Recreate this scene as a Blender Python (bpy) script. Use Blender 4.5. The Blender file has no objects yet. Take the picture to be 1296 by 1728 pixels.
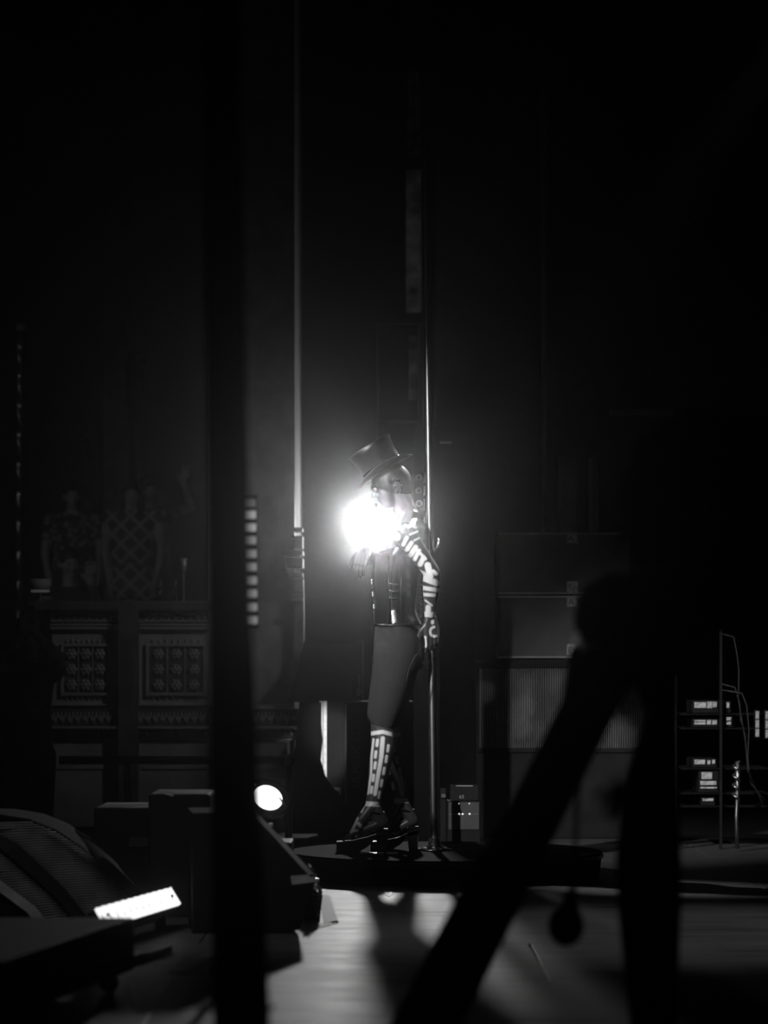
import bpy, bmesh, math, random
from mathutils import Vector, Matrix, noise

random.seed(7)
S = bpy.context.scene
COL = S.collection
F = 4800.0          # focal length in pixels of the 1296 x 1728 frame
CX, HY = 648.0, 1130.0   # vanishing column and horizon row
CH = 1.011          # camera height


def P(px, py, Y):
    return Vector(((px - CX) * Y / F, Y, CH + (HY - py) * Y / F))


def L_at(px, Y):
    return (px - CX) * Y / F


# ------------------------------------------------------------------ camera
cam_d = bpy.data.cameras.new('camera')
cam = bpy.data.objects.new('camera', cam_d)
COL.objects.link(cam)
cam.location = (0, 0, CH)
cam.rotation_euler = (math.pi / 2, 0, 0)
cam_d.sensor_fit = 'VERTICAL'
cam_d.sensor_height = 36.0
cam_d.sensor_width = 27.0
cam_d.lens = F / 1728 * 36.0
cam_d.shift_y = (HY - 864) / 1728
cam_d.clip_end = 200
cam_d.dof.use_dof = True
cam_d.dof.focus_distance = 14.0
cam_d.dof.aperture_fstop = 2.1
S.camera = cam

# ------------------------------------------------------------------ world: darkness filled with thin stage haze
W = bpy.data.worlds.new('world')
S.world = W
W.use_nodes = True
wn = W.node_tree.nodes
wl = W.node_tree.links
wn.clear()
wo = wn.new('ShaderNodeOutputWorld')
wb = wn.new('ShaderNodeBackground')
wb.inputs[0].default_value = (0, 0, 0, 1)
wb.inputs[1].default_value = 0.0
wl.new(wb.outputs[0], wo.inputs['Surface'])
HAZE = ((0.0021, 0.992), (0.0007, 0.94))     # (density, forwardness) of fine and coarse haze droplets
wadd = wn.new('ShaderNodeAddShader')
for i, (dn_, g_) in enumerate(HAZE):
    wv = wn.new('ShaderNodeVolumeScatter')
    wv.inputs['Color'].default_value = (1, 1, 1, 1)
    wv.inputs['Density'].default_value = dn_
    wv.inputs['Anisotropy'].default_value = g_
    wl.new(wv.outputs[0], wadd.inputs[i])
wl.new(wadd.outputs[0], wo.inputs['Volume'])

S.view_settings.view_transform = 'Standard'
S.view_settings.look = 'None'
S.view_settings.gamma = 1.0
S.view_settings.exposure = 0.0
S.view_settings.use_curve_mapping = False
S.cycles.use_denoising = True
S.cycles.max_bounces = 5
S.cycles.volume_bounces = 0
S.cycles.sample_clamp_indirect = 4.0
S.cycles.caustics_reflective = False
S.cycles.caustics_refractive = False


# ------------------------------------------------------------------ lights
def spot(name, loc, aim, watts, cone, blend=1.0, radius=0.1):
    d = bpy.data.lights.new(name, 'SPOT')
    d.energy = watts
    d.spot_size = math.radians(cone)
    d.spot_blend = blend
    d.shadow_soft_size = radius
    o = bpy.data.objects.new(name, d)
    COL.objects.link(o)
    o.location = loc
    o.rotation_euler = (Vector(aim) - Vector(loc)).to_track_quat('-Z', 'Y').to_euler()
    return o


LAMP = P(634, 884, 19.6)
spot('back_spot', LAMP + Vector((0, -0.05, 0)), (0.0, 13.0, 0.75), 260, 60, 0.8, 0.10)
# side spot from the front-left rig, on the performer
spot('front_spot', (-3.6, 7.2, 4.6), P(702, 1012, 14), 4000, 16, 1.0, 0.12)
# rig lamp over the auditorium: grazes the balcony box and the plaster wall
spot('house_spot', (2.6, 13.0, 5.0), P(240, 1110, 18.5), 110, 26, 1.0, 0.2)
# rig lamp over the right half of the stage floor
spot('floor_spot', (3.4, 12.8, 6.2), (1.25, 11.0, 0.0), 420, 25, 0.9, 0.12)
# unseen spots added to brighten the racks, cases, passage and floor speakers
spot('rack_spot', (4.6, 11.5, 4.2), P(1215, 1230, 16), 260, 14, 0.9, 0.1)
spot('case_spot', (1.9, 12.0, 4.8), P(900, 1100, 17), 26, 14, 1.0, 0.1)
spot('passage_spot', (0.4, 15.5, 5.5), P(698, 560, 21), 25, 22, 1.0, 0.1)
spot('drape_spot', (-2.6, 6.0, 4.0), P(100, 1440, 11.2), 130, 18, 1.0, 0.1)
spot('edge_spot', (2.2, 10.0, 4.0), P(546, 1258, 17.2), 4500, 3.4, 0.7, 0.05)  # narrow unseen spot added to brighten the flight case edge
spot('wing_spot', (-0.6, 9.6, 3.6), P(996, 1075, 6.45), 25, 2.5, 0.6, 0.03)  # unseen spot added for the bracelet highlight
# unseen lights added above and behind the performer to draw edge rims
spot('rim_light', (3.2, 18.4, 5.9), P(700, 930, 14), 2800, 9, 1.0, 0.05)
spot('rim_light', (-3.0, 15.9, 5.6), P(640, 900, 14), 1800, 9, 1.0, 0.05)
for px_, py_, w_ in ((880, 1228, 420), (884, 1195, 420), (888, 1160, 260), (932, 1150, 200)):  # added spots, standing in for reflections on the fluted front
    spot('flute_spot', (1.7, 12.0, 3.0), P(px_, py_, 17), w_, 1.7, 1.0, 0.02)
spot('flute_spot', (1.7, 12.0, 3.0), P(815, 1170, 17), 160, 1.6, 0.7, 0.02)
spot('monitor_spot', (-1.8, 6.5, 3.8), P(440, 1480, 10.7), 150, 17, 1.0, 0.05)  # unseen spot added to lift the wedge trim, metal bar and bottle
spot('crowd_spot', (-5.5, 12.0, 5.5), P(190, 900, 23), 130, 26, 1.0, 0.2)  # unseen spot added to lift the crowd out of the dark


# ------------------------------------------------------------------ materials (all grey: the photograph is black and white)
def mat(name, v, rough=0.6, metal=0.0, var=0.25, scale=12.0, spec=0.5, bump=0.0, emit=0.0, stretch=None, coat=0.0):
    m = bpy.data.materials.new(name)
    m.use_nodes = True
    n, l = m.node_tree.nodes, m.node_tree.links
    b = n['Principled BSDF']
    b.inputs['Roughness'].default_value = rough
    b.inputs['Metallic'].default_value = metal
    b.inputs['Specular IOR Level'].default_value = spec
    b.inputs['Coat Weight'].default_value = coat
    b.inputs['Coat Roughness'].default_value = 0.15
    tc = n.new('ShaderNodeTexCoord')
    mp = n.new('ShaderNodeMapping')
    l.new(tc.outputs['Object'], mp.inputs[0])
    if stretch:
        mp.inputs['Scale'].default_value = stretch
    nz = n.new('ShaderNodeTexNoise')
    nz.inputs['Scale'].default_value = scale
    nz.inputs['Detail'].default_value = 4
    l.new(mp.outputs[0], nz.inputs['Vector'])
    rp = n.new('ShaderNodeMapRange')
    rp.inputs['From Min'].default_value = 0.3
    rp.inputs['From Max'].default_value = 0.7
    rp.inputs['To Min'].default_value = v * (1 - var)
    rp.inputs['To Max'].default_value = v * (1 + var)
    l.new(nz.outputs[0], rp.inputs[0])
    cc = n.new('ShaderNodeCombineColor')
    for i in range(3):
        l.new(rp.outputs[0], cc.inputs[i])
    l.new(cc.outputs[0], b.inputs['Base Color'])
    if bump:
        bp = n.new('ShaderNodeBump')
        bp.inputs['Strength'].default_value = bump
        bp.inputs['Distance'].default_value = 0.01
        l.new(nz.outputs[0], bp.inputs['Height'])
        l.new(bp.outputs[0], b.inputs['Normal'])
    if emit:
        b.inputs['Emission Color'].default_value = (1, 1, 1, 1)
        b.inputs['Emission Strength'].default_value = emit
    return m


M = {}
M['black'] = mat('black_paint', 0.006, 0.6, spec=0.2)
M['matte'] = mat('matte_black_cloth', 0.006, 0.95, spec=0.1)
M['wallblack'] = mat('black_wall', 0.012, 0.9, spec=0.1)
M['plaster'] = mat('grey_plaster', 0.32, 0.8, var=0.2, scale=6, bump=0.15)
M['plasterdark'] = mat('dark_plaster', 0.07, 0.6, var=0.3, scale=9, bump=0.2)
M['ornament'] = mat('moulded_plaster', 0.28, 0.5, var=0.4, scale=30, bump=0.3)
M['chrome'] = mat('chrome', 0.7, 0.27, 1.0, var=0.08)
M['steel'] = mat('dull_steel', 0.35, 0.35, 1.0)
M['alu'] = mat('aluminium_edge', 0.75, 0.45, 0.6, var=0.1)
M['case'] = mat('case_laminate', 0.015, 0.8, var=0.2, spec=0.1)
M['casegrey'] = mat('grey_case_laminate', 0.06, 0.6, var=0.2)
M['label'] = mat('paper_label', 0.35, 0.8, var=0.1)
M['ink'] = mat('ink', 0.02, 0.8)
M['white'] = mat('white_tape', 0.11, 0.6, var=0.15, scale=20, spec=0.3)
M['whitetab'] = mat('white_tape_tab', 0.5, 0.6)
M['greytape'] = mat('grey_tape', 0.12, 0.55, var=0.2, scale=20)
M['trimgrey'] = mat('worn_grey_edge', 0.3, 0.55)
M['cloth'] = mat('dark_trouser_cloth', 0.03, 0.9, var=0.15, scale=160, spec=0.2)
M['leather'] = mat('black_patent_leather', 0.010, 0.2, var=0.3, scale=18, bump=0.25, coat=0.5)
M['felt'] = mat('black_silk_hat', 0.015, 0.38, var=0.2, scale=40)
M['hair'] = mat('black_hair', 0.01, 0.6, scale=60)
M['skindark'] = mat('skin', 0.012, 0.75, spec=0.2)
M['skincrowd'] = mat('crowd_skin', 0.30, 0.6)
M['eyes'] = mat('eye_white', 0.16, 0.4)
M['shirt'] = mat('dark_shirt', 0.03, 0.9)
M['grille'] = mat('grey_grille', 0.30, 0.6, spec=0.2)
M['glow'] = mat('lit_lens', 0.8, 0.5, emit=2.5)
M['lens'] = mat('lamp_lens', 0.8, 0.5, emit=60.0)
M['cell'] = mat('vent_glow_cell', 0.5, 0.5, emit=0.10)
M['shade'] = mat('lamp_shade_glow', 0.3, 0.5, emit=0.035)
M['rubber'] = mat('black_rubber', 0.015, 0.6)
M['gear'] = mat('pale_gear_panel', 0.5, 0.35, 0.3, var=0.4, scale=60)
M['knob'] = mat('pale_button', 0.8, 0.5, var=0.1)
M['screen'] = mat('phone_screen', 0.3, 0.3, emit=0.016)
M['mottled'] = mat('peeling_board', 0.22, 0.8, var=0.9, scale=9, bump=0.2)

g = bpy.data.materials.new('clear_plastic')
g.use_nodes = True
gb = g.node_tree.nodes['Principled BSDF']
gb.inputs['Base Color'].default_value = (0.9, 0.9, 0.9, 1)
gb.inputs['Roughness'].default_value = 0.06
gb.inputs['Transmission Weight'].default_value = 0.9
gb.inputs['IOR'].default_value = 1.4
M['plastic'] = g


def stage_floor_mat():
    m = bpy.data.materials.new('scuffed_stage_floor')
    m.use_nodes = True
    n, l = m.node_tree.nodes, m.node_tree.links
    b = n['Principled BSDF']
    tc = n.new('ShaderNodeTexCoord')
    ge = n.new('ShaderNodeNewGeometry')
    mp = n.new('ShaderNodeMapping')
    mp.inputs['Scale'].default_value = (1.6, 9.0, 1)
    l.new(ge.outputs['Position'], mp.inputs[0])
    nz = n.new('ShaderNodeTexNoise')
    nz.inputs['Scale'].default_value = 2.2
    nz.inputs['Detail'].default_value = 7
    nz.inputs['Roughness'].default_value = 0.65
    l.new(mp.outputs[0], nz.inputs['Vector'])
    mp2 = n.new('ShaderNodeMapping')
    mp2.inputs['Scale'].default_value = (0.6, 7.0, 1)
    mp2.inputs['Rotation'].default_value = (0, 0, 0.06)
    l.new(ge.outputs['Position'], mp2.inputs[0])
    sc = n.new('ShaderNodeTexNoise')
    sc.inputs['Scale'].default_value = 3.0
    sc.inputs['Detail'].default_value = 2
    l.new(mp2.outputs[0], sc.inputs['Vector'])
    cr = n.new('ShaderNodeValToRGB')
    cr.color_ramp.elements[0].position = 0.36
    cr.color_ramp.elements[0].color = (0.35, 0.35, 0.35, 1)
    cr.color_ramp.elements[1].position = 0.44
    cr.color_ramp.elements[1].color = (1, 1, 1, 1)
    l.new(sc.outputs[0], cr.inputs[0])
    rp = n.new('ShaderNodeMapRange')
    rp.inputs['From Min'].default_value = 0.3
    rp.inputs['From Max'].default_value = 0.7
    rp.inputs['To Min'].default_value = 0.05
    rp.inputs['To Max'].default_value = 0.10
    l.new(nz.outputs[0], rp.inputs[0])
    mx = n.new('ShaderNodeMix')
    mx.data_type = 'RGBA'
    mx.blend_type = 'MULTIPLY'
    mx.inputs[0].default_value = 0.8
    l.new(rp.outputs[0], mx.inputs[6])
    l.new(cr.outputs[0], mx.inputs[7])
    l.new(mx.outputs[2], b.inputs['Base Color'])
    sp = n.new('ShaderNodeMath')
    sp.operation = 'MULTIPLY'
    sp.inputs[1].default_value = 0.34
    l.new(cr.outputs[0], sp.inputs[0])
    l.new(sp.outputs[0], b.inputs['Specular IOR Level'])
    rr = n.new('ShaderNodeMapRange')
    rr.inputs['From Min'].default_value = 0.3
    rr.inputs['From Max'].default_value = 0.7
    rr.inputs['To Min'].default_value = 0.46
    rr.inputs['To Max'].default_value = 0.60
    l.new(nz.outputs[0], rr.inputs[0])
    l.new(rr.outputs[0], b.inputs['Roughness'])
    bp = n.new('ShaderNodeBump')
    bp.inputs['Strength'].default_value = 0.25
    bp.inputs['Distance'].default_value = 0.004
    l.new(nz.outputs[0], bp.inputs['Height'])
    l.new(bp.outputs[0], b.inputs['Normal'])
    return m


M['floor'] = stage_floor_mat()


def painted_skin():
    m = bpy.data.materials.new('body_painted_skin')
    m.use_nodes = True
    n, l = m.node_tree.nodes, m.node_tree.links
    b = n['Principled BSDF']
    at = n.new('ShaderNodeAttribute')
    at.attribute_name = 'paint'
    nz = n.new('ShaderNodeTexNoise')
    nz.inputs['Scale'].default_value = 60
    rp = n.new('ShaderNodeMapRange')
    rp.inputs['To Min'].default_value = 0.03
    rp.inputs['To Max'].default_value = 0.06
    l.new(nz.outputs[0], rp.inputs[0])
    mx = n.new('ShaderNodeMix')
    mx.data_type = 'RGBA'
    l.new(at.outputs['Fac'], mx.inputs[0])
    l.new(rp.outputs[0], mx.inputs[6])
    mx.inputs[7].default_value = (0.72, 0.72, 0.72, 1)
    l.new(mx.outputs[2], b.inputs['Base Color'])
    b.inputs['Roughness'].default_value = 0.42
    return m


M['painted'] = painted_skin()


def pattern_cloth(name, lo, hi, scale, kind):
    m = bpy.data.materials.new(name)
    m.use_nodes = True
    n, l = m.node_tree.nodes, m.node_tree.links
    b = n['Principled BSDF']
    b.inputs['Roughness'].default_value = 0.9
    tc = n.new('ShaderNodeTexCoord')
    mp = n.new('ShaderNodeMapping')
    l.new(tc.outputs['Object'], mp.inputs[0])
    mp.inputs['Rotation'].default_value = (0, math.radians(45), 0)
    if kind == 'check':
        t = n.new('ShaderNodeTexBrick')
        t.inputs['Scale'].default_value = scale
        t.offset = 0.0
        t.inputs['Color1'].default_value = (lo, lo, lo, 1)
        t.inputs['Color2'].default_value = (lo, lo, lo, 1)
        t.inputs['Mortar'].default_value = (hi, hi, hi, 1)
        t.inputs['Mortar Size'].default_value = 0.06
        t.inputs['Brick Width'].default_value = 0.5
        t.inputs['Row Height'].default_value = 0.5
        mp2 = n.new('ShaderNodeMapping')
        mp2.inputs['Rotation'].default_value = (math.radians(90), 0, 0)
        l.new(mp.outputs[0], mp2.inputs[0])
        l.new(mp2.outputs[0], t.inputs['Vector'])
        l.new(t.outputs[0], b.inputs['Base Color'])
    else:
        t = n.new('ShaderNodeTexVoronoi')
        t.inputs['Scale'].default_value = scale
        l.new(mp.outputs[0], t.inputs['Vector'])
        rp = n.new('ShaderNodeMapRange')
        rp.inputs['From Min'].default_value = 0.2
        rp.inputs['From Max'].default_value = 0.5
        rp.inputs['To Min'].default_value = hi
        rp.inputs['To Max'].default_value = lo
        l.new(t.outputs[0], rp.inputs[0])
        l.new(rp.outputs[0], b.inputs['Base Color'])
    return m


M['diamond'] = pattern_cloth('diamond_patterned_dress', 0.05, 0.3, 4.5, 'check')
M['spotted'] = pattern_cloth('spotted_shirt', 0.03, 0.3, 22, 'spot')


# ------------------------------------------------------------------ mesh building
WORLD = {}


def obj_from(name, verts, faces, m, parent=None, smooth=False, loc=None):
    if loc is None:
        n = len(verts)
        lo = Vector((min(v[0] for v in verts), min(v[1] for v in verts), min(v[2] for v in verts)))
        hi = Vector((max(v[0] for v in verts), max(v[1] for v in verts), max(v[2] for v in verts)))
        c = (lo + hi) / 2
        c.z = lo.z if parent is None else c.z
    else:
        c = Vector(loc)
    me = bpy.data.meshes.new(name)
    me.from_pydata([tuple(Vector(v) - c) for v in verts], [], faces)
    me.update()
    me.materials.append(m)
    if smooth:
        me.polygons.foreach_set('use_smooth', [True] * len(me.polygons))
        me.update()
    o = bpy.data.objects.new(name, me)
    COL.objects.link(o)
    place(o, c, parent)
    return o


def place(o, c, parent):
    if parent is not None:
        o.parent = parent
        o.location = c - WORLD[parent.name]
    else:
        o.location = c
    WORLD[o.name] = c.copy()


def thing(name, label, cat, loc, group=None):
    o = bpy.data.objects.new(name, None)
    o.empty_display_size = 0.1
    COL.objects.link(o)
    o.location = loc
    WORLD[o.name] = Vector(loc)
    return tag(o, label, cat, group)


def tag(o, label, cat, group=None):
    o['label'] = label
    o['category'] = cat
    if group:
        o['group'] = group
    return o


def struct(o):
    o['kind'] = 'structure'
    return o


class MB:
    def __init__(s):
        s.v, s.f = [], []

    def add(s, vs, fs):
        b = len(s.v)
        s.v += [Vector(v) for v in vs]
        s.f += [[i + b for i in f] for f in fs]
        return s

    def box(s, lo, hi, bev=0.0):
        x0, y0, z0 = lo
        x1, y1, z1 = hi
        return s.hexa([(x0, y0, z0), (x1, y0, z0), (x1, y1, z0), (x0, y1, z0),
                       (x0, y0, z1), (x1, y0, z1), (x1, y1, z1), (x0, y1, z1)], bev)

    def hexa(s, c, bev=0.0):
        fs = [[0, 3, 2, 1], [4, 5, 6, 7], [0, 1, 5, 4], [1, 2, 6, 5], [2, 3, 7, 6], [3, 0, 4, 7]]
        if bev <= 0:
            return s.add(c, fs)
        bm = bmesh.new()
        vs = [bm.verts.new(v) for v in c]
        for f in fs:
            bm.faces.new([vs[i] for i in f])
        bmesh.ops.bevel(bm, geom=bm.edges[:], offset=bev, segments=2, affect='EDGES', profile=0.5)
        bm.verts.index_update()
        s.add([v.co.copy() for v in bm.verts], [[v.index for v in f.verts] for f in bm.faces])
        bm.free()
        return s

    def ring_loft(s, rings, cap=True, closed=False):
        n = len(rings[0])
        b = len(s.v)
        for r in rings:
            s.v += [Vector(v) for v in r]
        m = len(rings)
        for i in range(m if closed else m - 1):
            a0, a1 = b + i * n, b + ((i + 1) % m) * n
            for j in range(n):
                k = (j + 1) % n
                s.f.append([a0 + j, a0 + k, a1 + k, a1 + j])
        if cap and not closed:
            s.f.append([b + j for j in reversed(range(n))])
            s.f.append([b + (m - 1) * n + j for j in range(n)])
        return s

    def tube(s, pts, r, n=10, closed=False, cap=True):
        pts = [Vector(p) for p in pts]
        rs = r if isinstance(r, (list, tuple)) else [r] * len(pts)
        rings = []
        up = None
        m = len(pts)
        for i, p in enumerate(pts):
            if closed:
                t = pts[(i + 1) % m] - pts[i - 1]
            else:
                t = pts[min(i + 1, m - 1)] - pts[max(i - 1, 0)]
            t.normalize()
            if up is None:
                a = Vector((0, 0, 1)) if abs(t.z) < 0.9 else Vector((1, 0, 0))
                up = (a - t * a.dot(t)).normalized()
            else:
                up = (up - t * up.dot(t)).normalized()
            sd = t.cross(up)
            rings.append([p + (up * math.cos(2 * math.pi * j / n) + sd * math.sin(2 * math.pi * j / n)) * rs[i] for j in range(n)])
        return s.ring_loft(rings, cap, closed)

    def lathe(s, c, prof, n=24, axis=None, up=None):
        """prof: (radius, height) along axis from c"""
        ax = Vector(axis or (0, 0, 1)).normalized()
        a = Vector((1, 0, 0)) if abs(ax.x) < 0.9 else Vector((0, 1, 0))
        u = (a - ax * a.dot(ax)).normalized()
        w = ax.cross(u)
        c = Vector(c)
        rings = [[c + ax * h + (u * math.cos(2 * math.pi * j / n) + w * math.sin(2 * math.pi * j / n)) * max(r, 1e-4) for j in range(n)] for r, h in prof]
        return s.ring_loft(rings, True)

    def ball(s, c, r, n=12, m=8, basis=None):
        c = Vector(c)
        rx, ry, rz = r if isinstance(r, (tuple, list)) else (r, r, r)
        B = basis or Matrix.Identity(3)
        rings = []
        for i in range(m + 1):
            th = math.pi * (i + 0.02 if i == 0 else (i - 0.02 if i == m else i)) / m
            rings.append([c + B @ Vector((rx * math.sin(th) * math.cos(2 * math.pi * j / n), ry * math.sin(th) * math.sin(2 * math.pi * j / n), -rz * math.cos(th))) for j in range(n)])
        return s.ring_loft(rings, True)

    def cap(s, pts, rad, n=12):
        """limb: balls at the joints, cones between"""
        pts = [Vector(p) for p in pts]
        for p, r in zip(pts, rad):
            s.ball(p, r, n, 8)
        for i in range(len(pts) - 1):
            s.tube([pts[i], pts[i + 1]], [rad[i], rad[i + 1]], n)
        return s

    def prism(s, poly, d):
        """poly: list of points; extruded by vector d"""
        d = Vector(d)
        n = len(poly)
        a = [Vector(p) for p in poly]
        return s.ring_loft([a, [p + d for p in a]], True)

    def build(s, name, m, parent=None, smooth=False, loc=None):
        return obj_from(name, s.v, s.f, m, parent, smooth, loc)


def remesh(mb, name, m, parent, voxel, smooth_it=6, loc=None, sfac=0.5):
    me = bpy.data.meshes.new('tmp')
    me.from_pydata([tuple(v) for v in mb.v], [], mb.f)
    bm = bmesh.new()
    bm.from_mesh(me)
    bmesh.ops.recalc_face_normals(bm, faces=bm.faces[:])
    bm.to_mesh(me)
    bm.free()
    o = bpy.data.objects.new('tmp', me)
    COL.objects.link(o)
    md = o.modifiers.new('r', 'REMESH')
    md.mode = 'VOXEL'
    md.voxel_size = voxel
    if smooth_it:
        sm = o.modifiers.new('s', 'SMOOTH')
        sm.factor = sfac
        sm.iterations = smooth_it
    dg = bpy.context.evaluated_depsgraph_get()
    me2 = bpy.data.meshes.new_from_object(o.evaluated_get(dg))
    bpy.data.objects.remove(o)
    bpy.data.meshes.remove(me)
    vs = [v.co.copy() for v in me2.vertices]
    fs = [list(p.vertices) for p in me2.polygons]
    bpy.data.meshes.remove(me2)
    return obj_from(name, vs, fs, m, parent, True, loc)


def copy_tree(o, d, parent=None, wp=None):
    c = o.copy()
    COL.objects.link(c)
    if parent is not None:
        c.parent = parent
    else:
        c.location = o.location + Vector(d)
    WORLD[c.name] = WORLD[o.name] + Vector(d)
    for ch in list(o.children):
        copy_tree(ch, d, c)
    return c


def text_mesh(txt, size, origin, xdir, zdir, depth=0.001):
    """returns verts, faces of extruded lettering lying in the plane xdir,zdir with lower left at origin"""
    cu = bpy.data.curves.new('t', 'FONT')
    cu.body = txt
    cu.size = size
    cu.extrude = depth
    cu.resolution_u = 3
    o = bpy.data.objects.new('t', cu)
    COL.objects.link(o)
    dg = bpy.context.evaluated_depsgraph_get()
    me = bpy.data.meshes.new_from_object(o.evaluated_get(dg))
    X = Vector(xdir).normalized()
    Z = Vector(zdir).normalized()
    N = X.cross(Z)
    vs = [Vector(origin) + X * v.co.x + Z * v.co.y + N * v.co.z for v in me.vertices]
    fs = [list(p.vertices) for p in me.polygons]
    bpy.data.objects.remove(o)
    bpy.data.meshes.remove(me)
    return vs, fs


def letters(txt, size, origin, xdir, zdir, m, parent, depth=0.001):
    x = 0.0
    X = Vector(xdir).normalized()
    for ch in txt:
        if ch == ' ':
            x += size * 0.28
            continue
        vs, fs = text_mesh(ch, size, Vector(origin) + X * x, xdir, zdir, depth)
        obj_from('letter', vs, fs, m, parent)
        x += max((v - Vector(origin)).dot(X) for v in vs) - x + size * 0.07


# ==================================================================== SETTING
# stage floor: a black sub-floor slab with hardboard sheets
fl = struct(MB().box((-1.9, -2, -0.30), (9, 33, -0.012)).build('floor', M['black']))
SH = MB().box((-1.216, -0.609, -0.006), (1.216, 0.609, 0.006), 0.003)
sheet0 = None
for i in range(-1, 4):
    for j in range(-1, 15):
        cxs = -1.9 + 1.216 + 2.44 * i + 2.44 * 0 + (1.22 if j % 2 else 0)
        cys = 5.0 + 1.22 * j
        if cxs + 1.22 > 9 or cxs - 1.22 < -1.95:
            continue
        if sheet0 is None:
            sheet0 = SH.build('floor_sheet', M['floor'], None, loc=(0, 0, 0))
            o = sheet0
        else:
            o = sheet0.copy()
            COL.objects.link(o)
        o.parent = fl
        o.location = Vector((cxs, cys, -0.006)) - WORLD['floor']
# half sheets closing the staggered rows along the stage edge
hs0 = None
for j in range(-1, 15):
    if j % 2:
        c = Vector((-1.9 + 0.609, 5.0 + 1.22 * j, -0.006))
        if hs0 is None:
            hs0 = MB().box((-0.606, -0.609, -0.006), (0.606, 0.609, 0.006), 0.003).build('floor_sheet', M['floor'], None, loc=(0, 0, 0))
            o = hs0
        else:
            o = hs0.copy()
            COL.objects.link(o)
        o.parent = fl
        o.location = c - WORLD['floor']
struct(MB().box((-9, 8, -0.9), (-1.9, 33, -0.55)).build('floor', M['black']))

struct(MB().box((-9, 32, -0.9), (9, 32.3, 9)).build('wall_back', M['wallblack']))
struct(MB().box((-9.3, -3, -0.9), (-9, 32.3, 9)).build('wall_left', M['wallblack']))
struct(MB().box((9, -3, -0.9), (9.3, 32.3, 9)).build('wall_right', M['wallblack']))
struct(MB().box((-9.3, -3, 9), (9.3, 32.3, 9.3)).build('ceiling', M['wallblack']))
struct(MB().box((-9.3, -3.3, -0.9), (9.3, -3, 9.3)).build('wall_front', M['wallblack']))

# plaster wall left of the passage, its lit reveal, pilaster and capital
WF = 18.2
XR = L_at(497, WF)
struct(MB().box((L_at(352, WF), WF, -0.3), (XR, 19.77, 8.9)).build('wall_plaster', M['plaster']))
tr = MB()


def pxbox(mb, x0, y0, x1, y1, Yf, Yb, bev=0.0):
    a, b = P(x0, y1, Yf), P(x1, y0, Yf)
    return mb.box((a.x, Yf, a.z), (b.x, Yb, b.z), bev)


t = struct(pxbox(MB(), 497, 1000, 512.5, 1180, WF - 0.15, WF).build('trim_1', M['plaster']))
for (x0, y0, x1, y1, yf) in ((496, 890, 511, 897, 18.85), (491, 904, 511, 910, 18.78), (495, 910, 511, 926, 18.82), (476, 928, 511, 936, 18.66),
                             (481, 941, 511, 958, 18.72), (488, 966, 511, 974, 18.80), (495, 976, 512, 1000, 18.84), (493, 1007, 512, 1016, 18.80)):
    pxbox(MB(), x0, y0, x1, y1, yf - 0.8, WF, 0.006).build('capital_moulding', M['plaster'], t)
lf = MB()
for k in range(7):
    a = P(486 + 3.6 * k, 962, 17.94)
    lf.ball(a, (0.006, 0.012, 0.018), 8, 6)
for k in range(6):
    a = P(484 + 4.2 * k, 939, 17.89)
    lf.ball(a, (0.012, 0.012, 0.008), 8, 6)
lf.build('capital_leaf', M['ornament'], t, True)

# black masking flat right of the passage with its vertical boards
XM = L_at(736, 20.3)
struct(MB().box((XM, 20.3, 0), (8.9, 20.6, 8.9)).build('wall_masking', M['wallblack']))
for i, (x0, x1, y0, y1, yf) in enumerate(((743, 762, 745, 1240, 19.42), (915, 921, 120, 900, 19.40), (944, 974, 770, 1110, 19.38), (996, 1012, 770, 1110, 19.36), (1030, 1140, 690, 700, 19.40))):
    struct(pxbox(MB(), x0, y0, x1, y1, yf + 0.8, 20.3, 0.01).build('trim_%d' % (2 + i), M['casegrey']))

# ==================================================================== BALCONY BOX
BY = 17.6
bal = thing('balcony_box', 'carved grey plaster balcony box with moulded cornices behind the pipe railing', 'balcony', (L_at(290, BY), BY, 0))
pxbox(MB(), 88, 1060, 352, 1395, BY, BY + 0.5).build('front_wall', M['plaster'], bal)
pxbox(MB(), 352, 1190, 485, 1395, BY + 0.1, WF - 0.02).build('front_wall', M['plaster'], bal)
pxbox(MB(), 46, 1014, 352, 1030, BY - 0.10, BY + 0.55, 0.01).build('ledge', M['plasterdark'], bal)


def molding(x0, x1, y0, y1, yf, m=None, name='moulding'):
    return pxbox(MB(), x0, y0, x1, y1, yf, BY + 0.12, 0.004).build(name, m or M['plaster'], bal)


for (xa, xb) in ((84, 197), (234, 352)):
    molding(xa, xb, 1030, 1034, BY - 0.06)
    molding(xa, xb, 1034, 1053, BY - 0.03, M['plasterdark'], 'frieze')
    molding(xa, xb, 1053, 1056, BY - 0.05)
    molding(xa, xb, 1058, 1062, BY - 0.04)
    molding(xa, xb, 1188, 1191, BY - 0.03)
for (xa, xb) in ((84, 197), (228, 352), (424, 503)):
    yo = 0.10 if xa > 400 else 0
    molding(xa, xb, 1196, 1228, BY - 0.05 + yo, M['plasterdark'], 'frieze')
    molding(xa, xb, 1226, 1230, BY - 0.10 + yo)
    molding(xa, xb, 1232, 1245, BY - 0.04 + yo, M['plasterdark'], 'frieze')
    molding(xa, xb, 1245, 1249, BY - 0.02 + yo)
# leaves of the friezes
src = {}


def orn(kind, p, verts_fn, name='leaf_ornament'):
    if kind not in src:
        o = verts_fn().build(name, M['ornament'], None, True, loc=(0, 0, 0))
        src[kind] = o
    else:
        o = src[kind].copy()
        COL.objects.link(o)
    o.parent = bal
    o.location = Vector(p) - WORLD['balcony_box']
    return o


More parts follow.
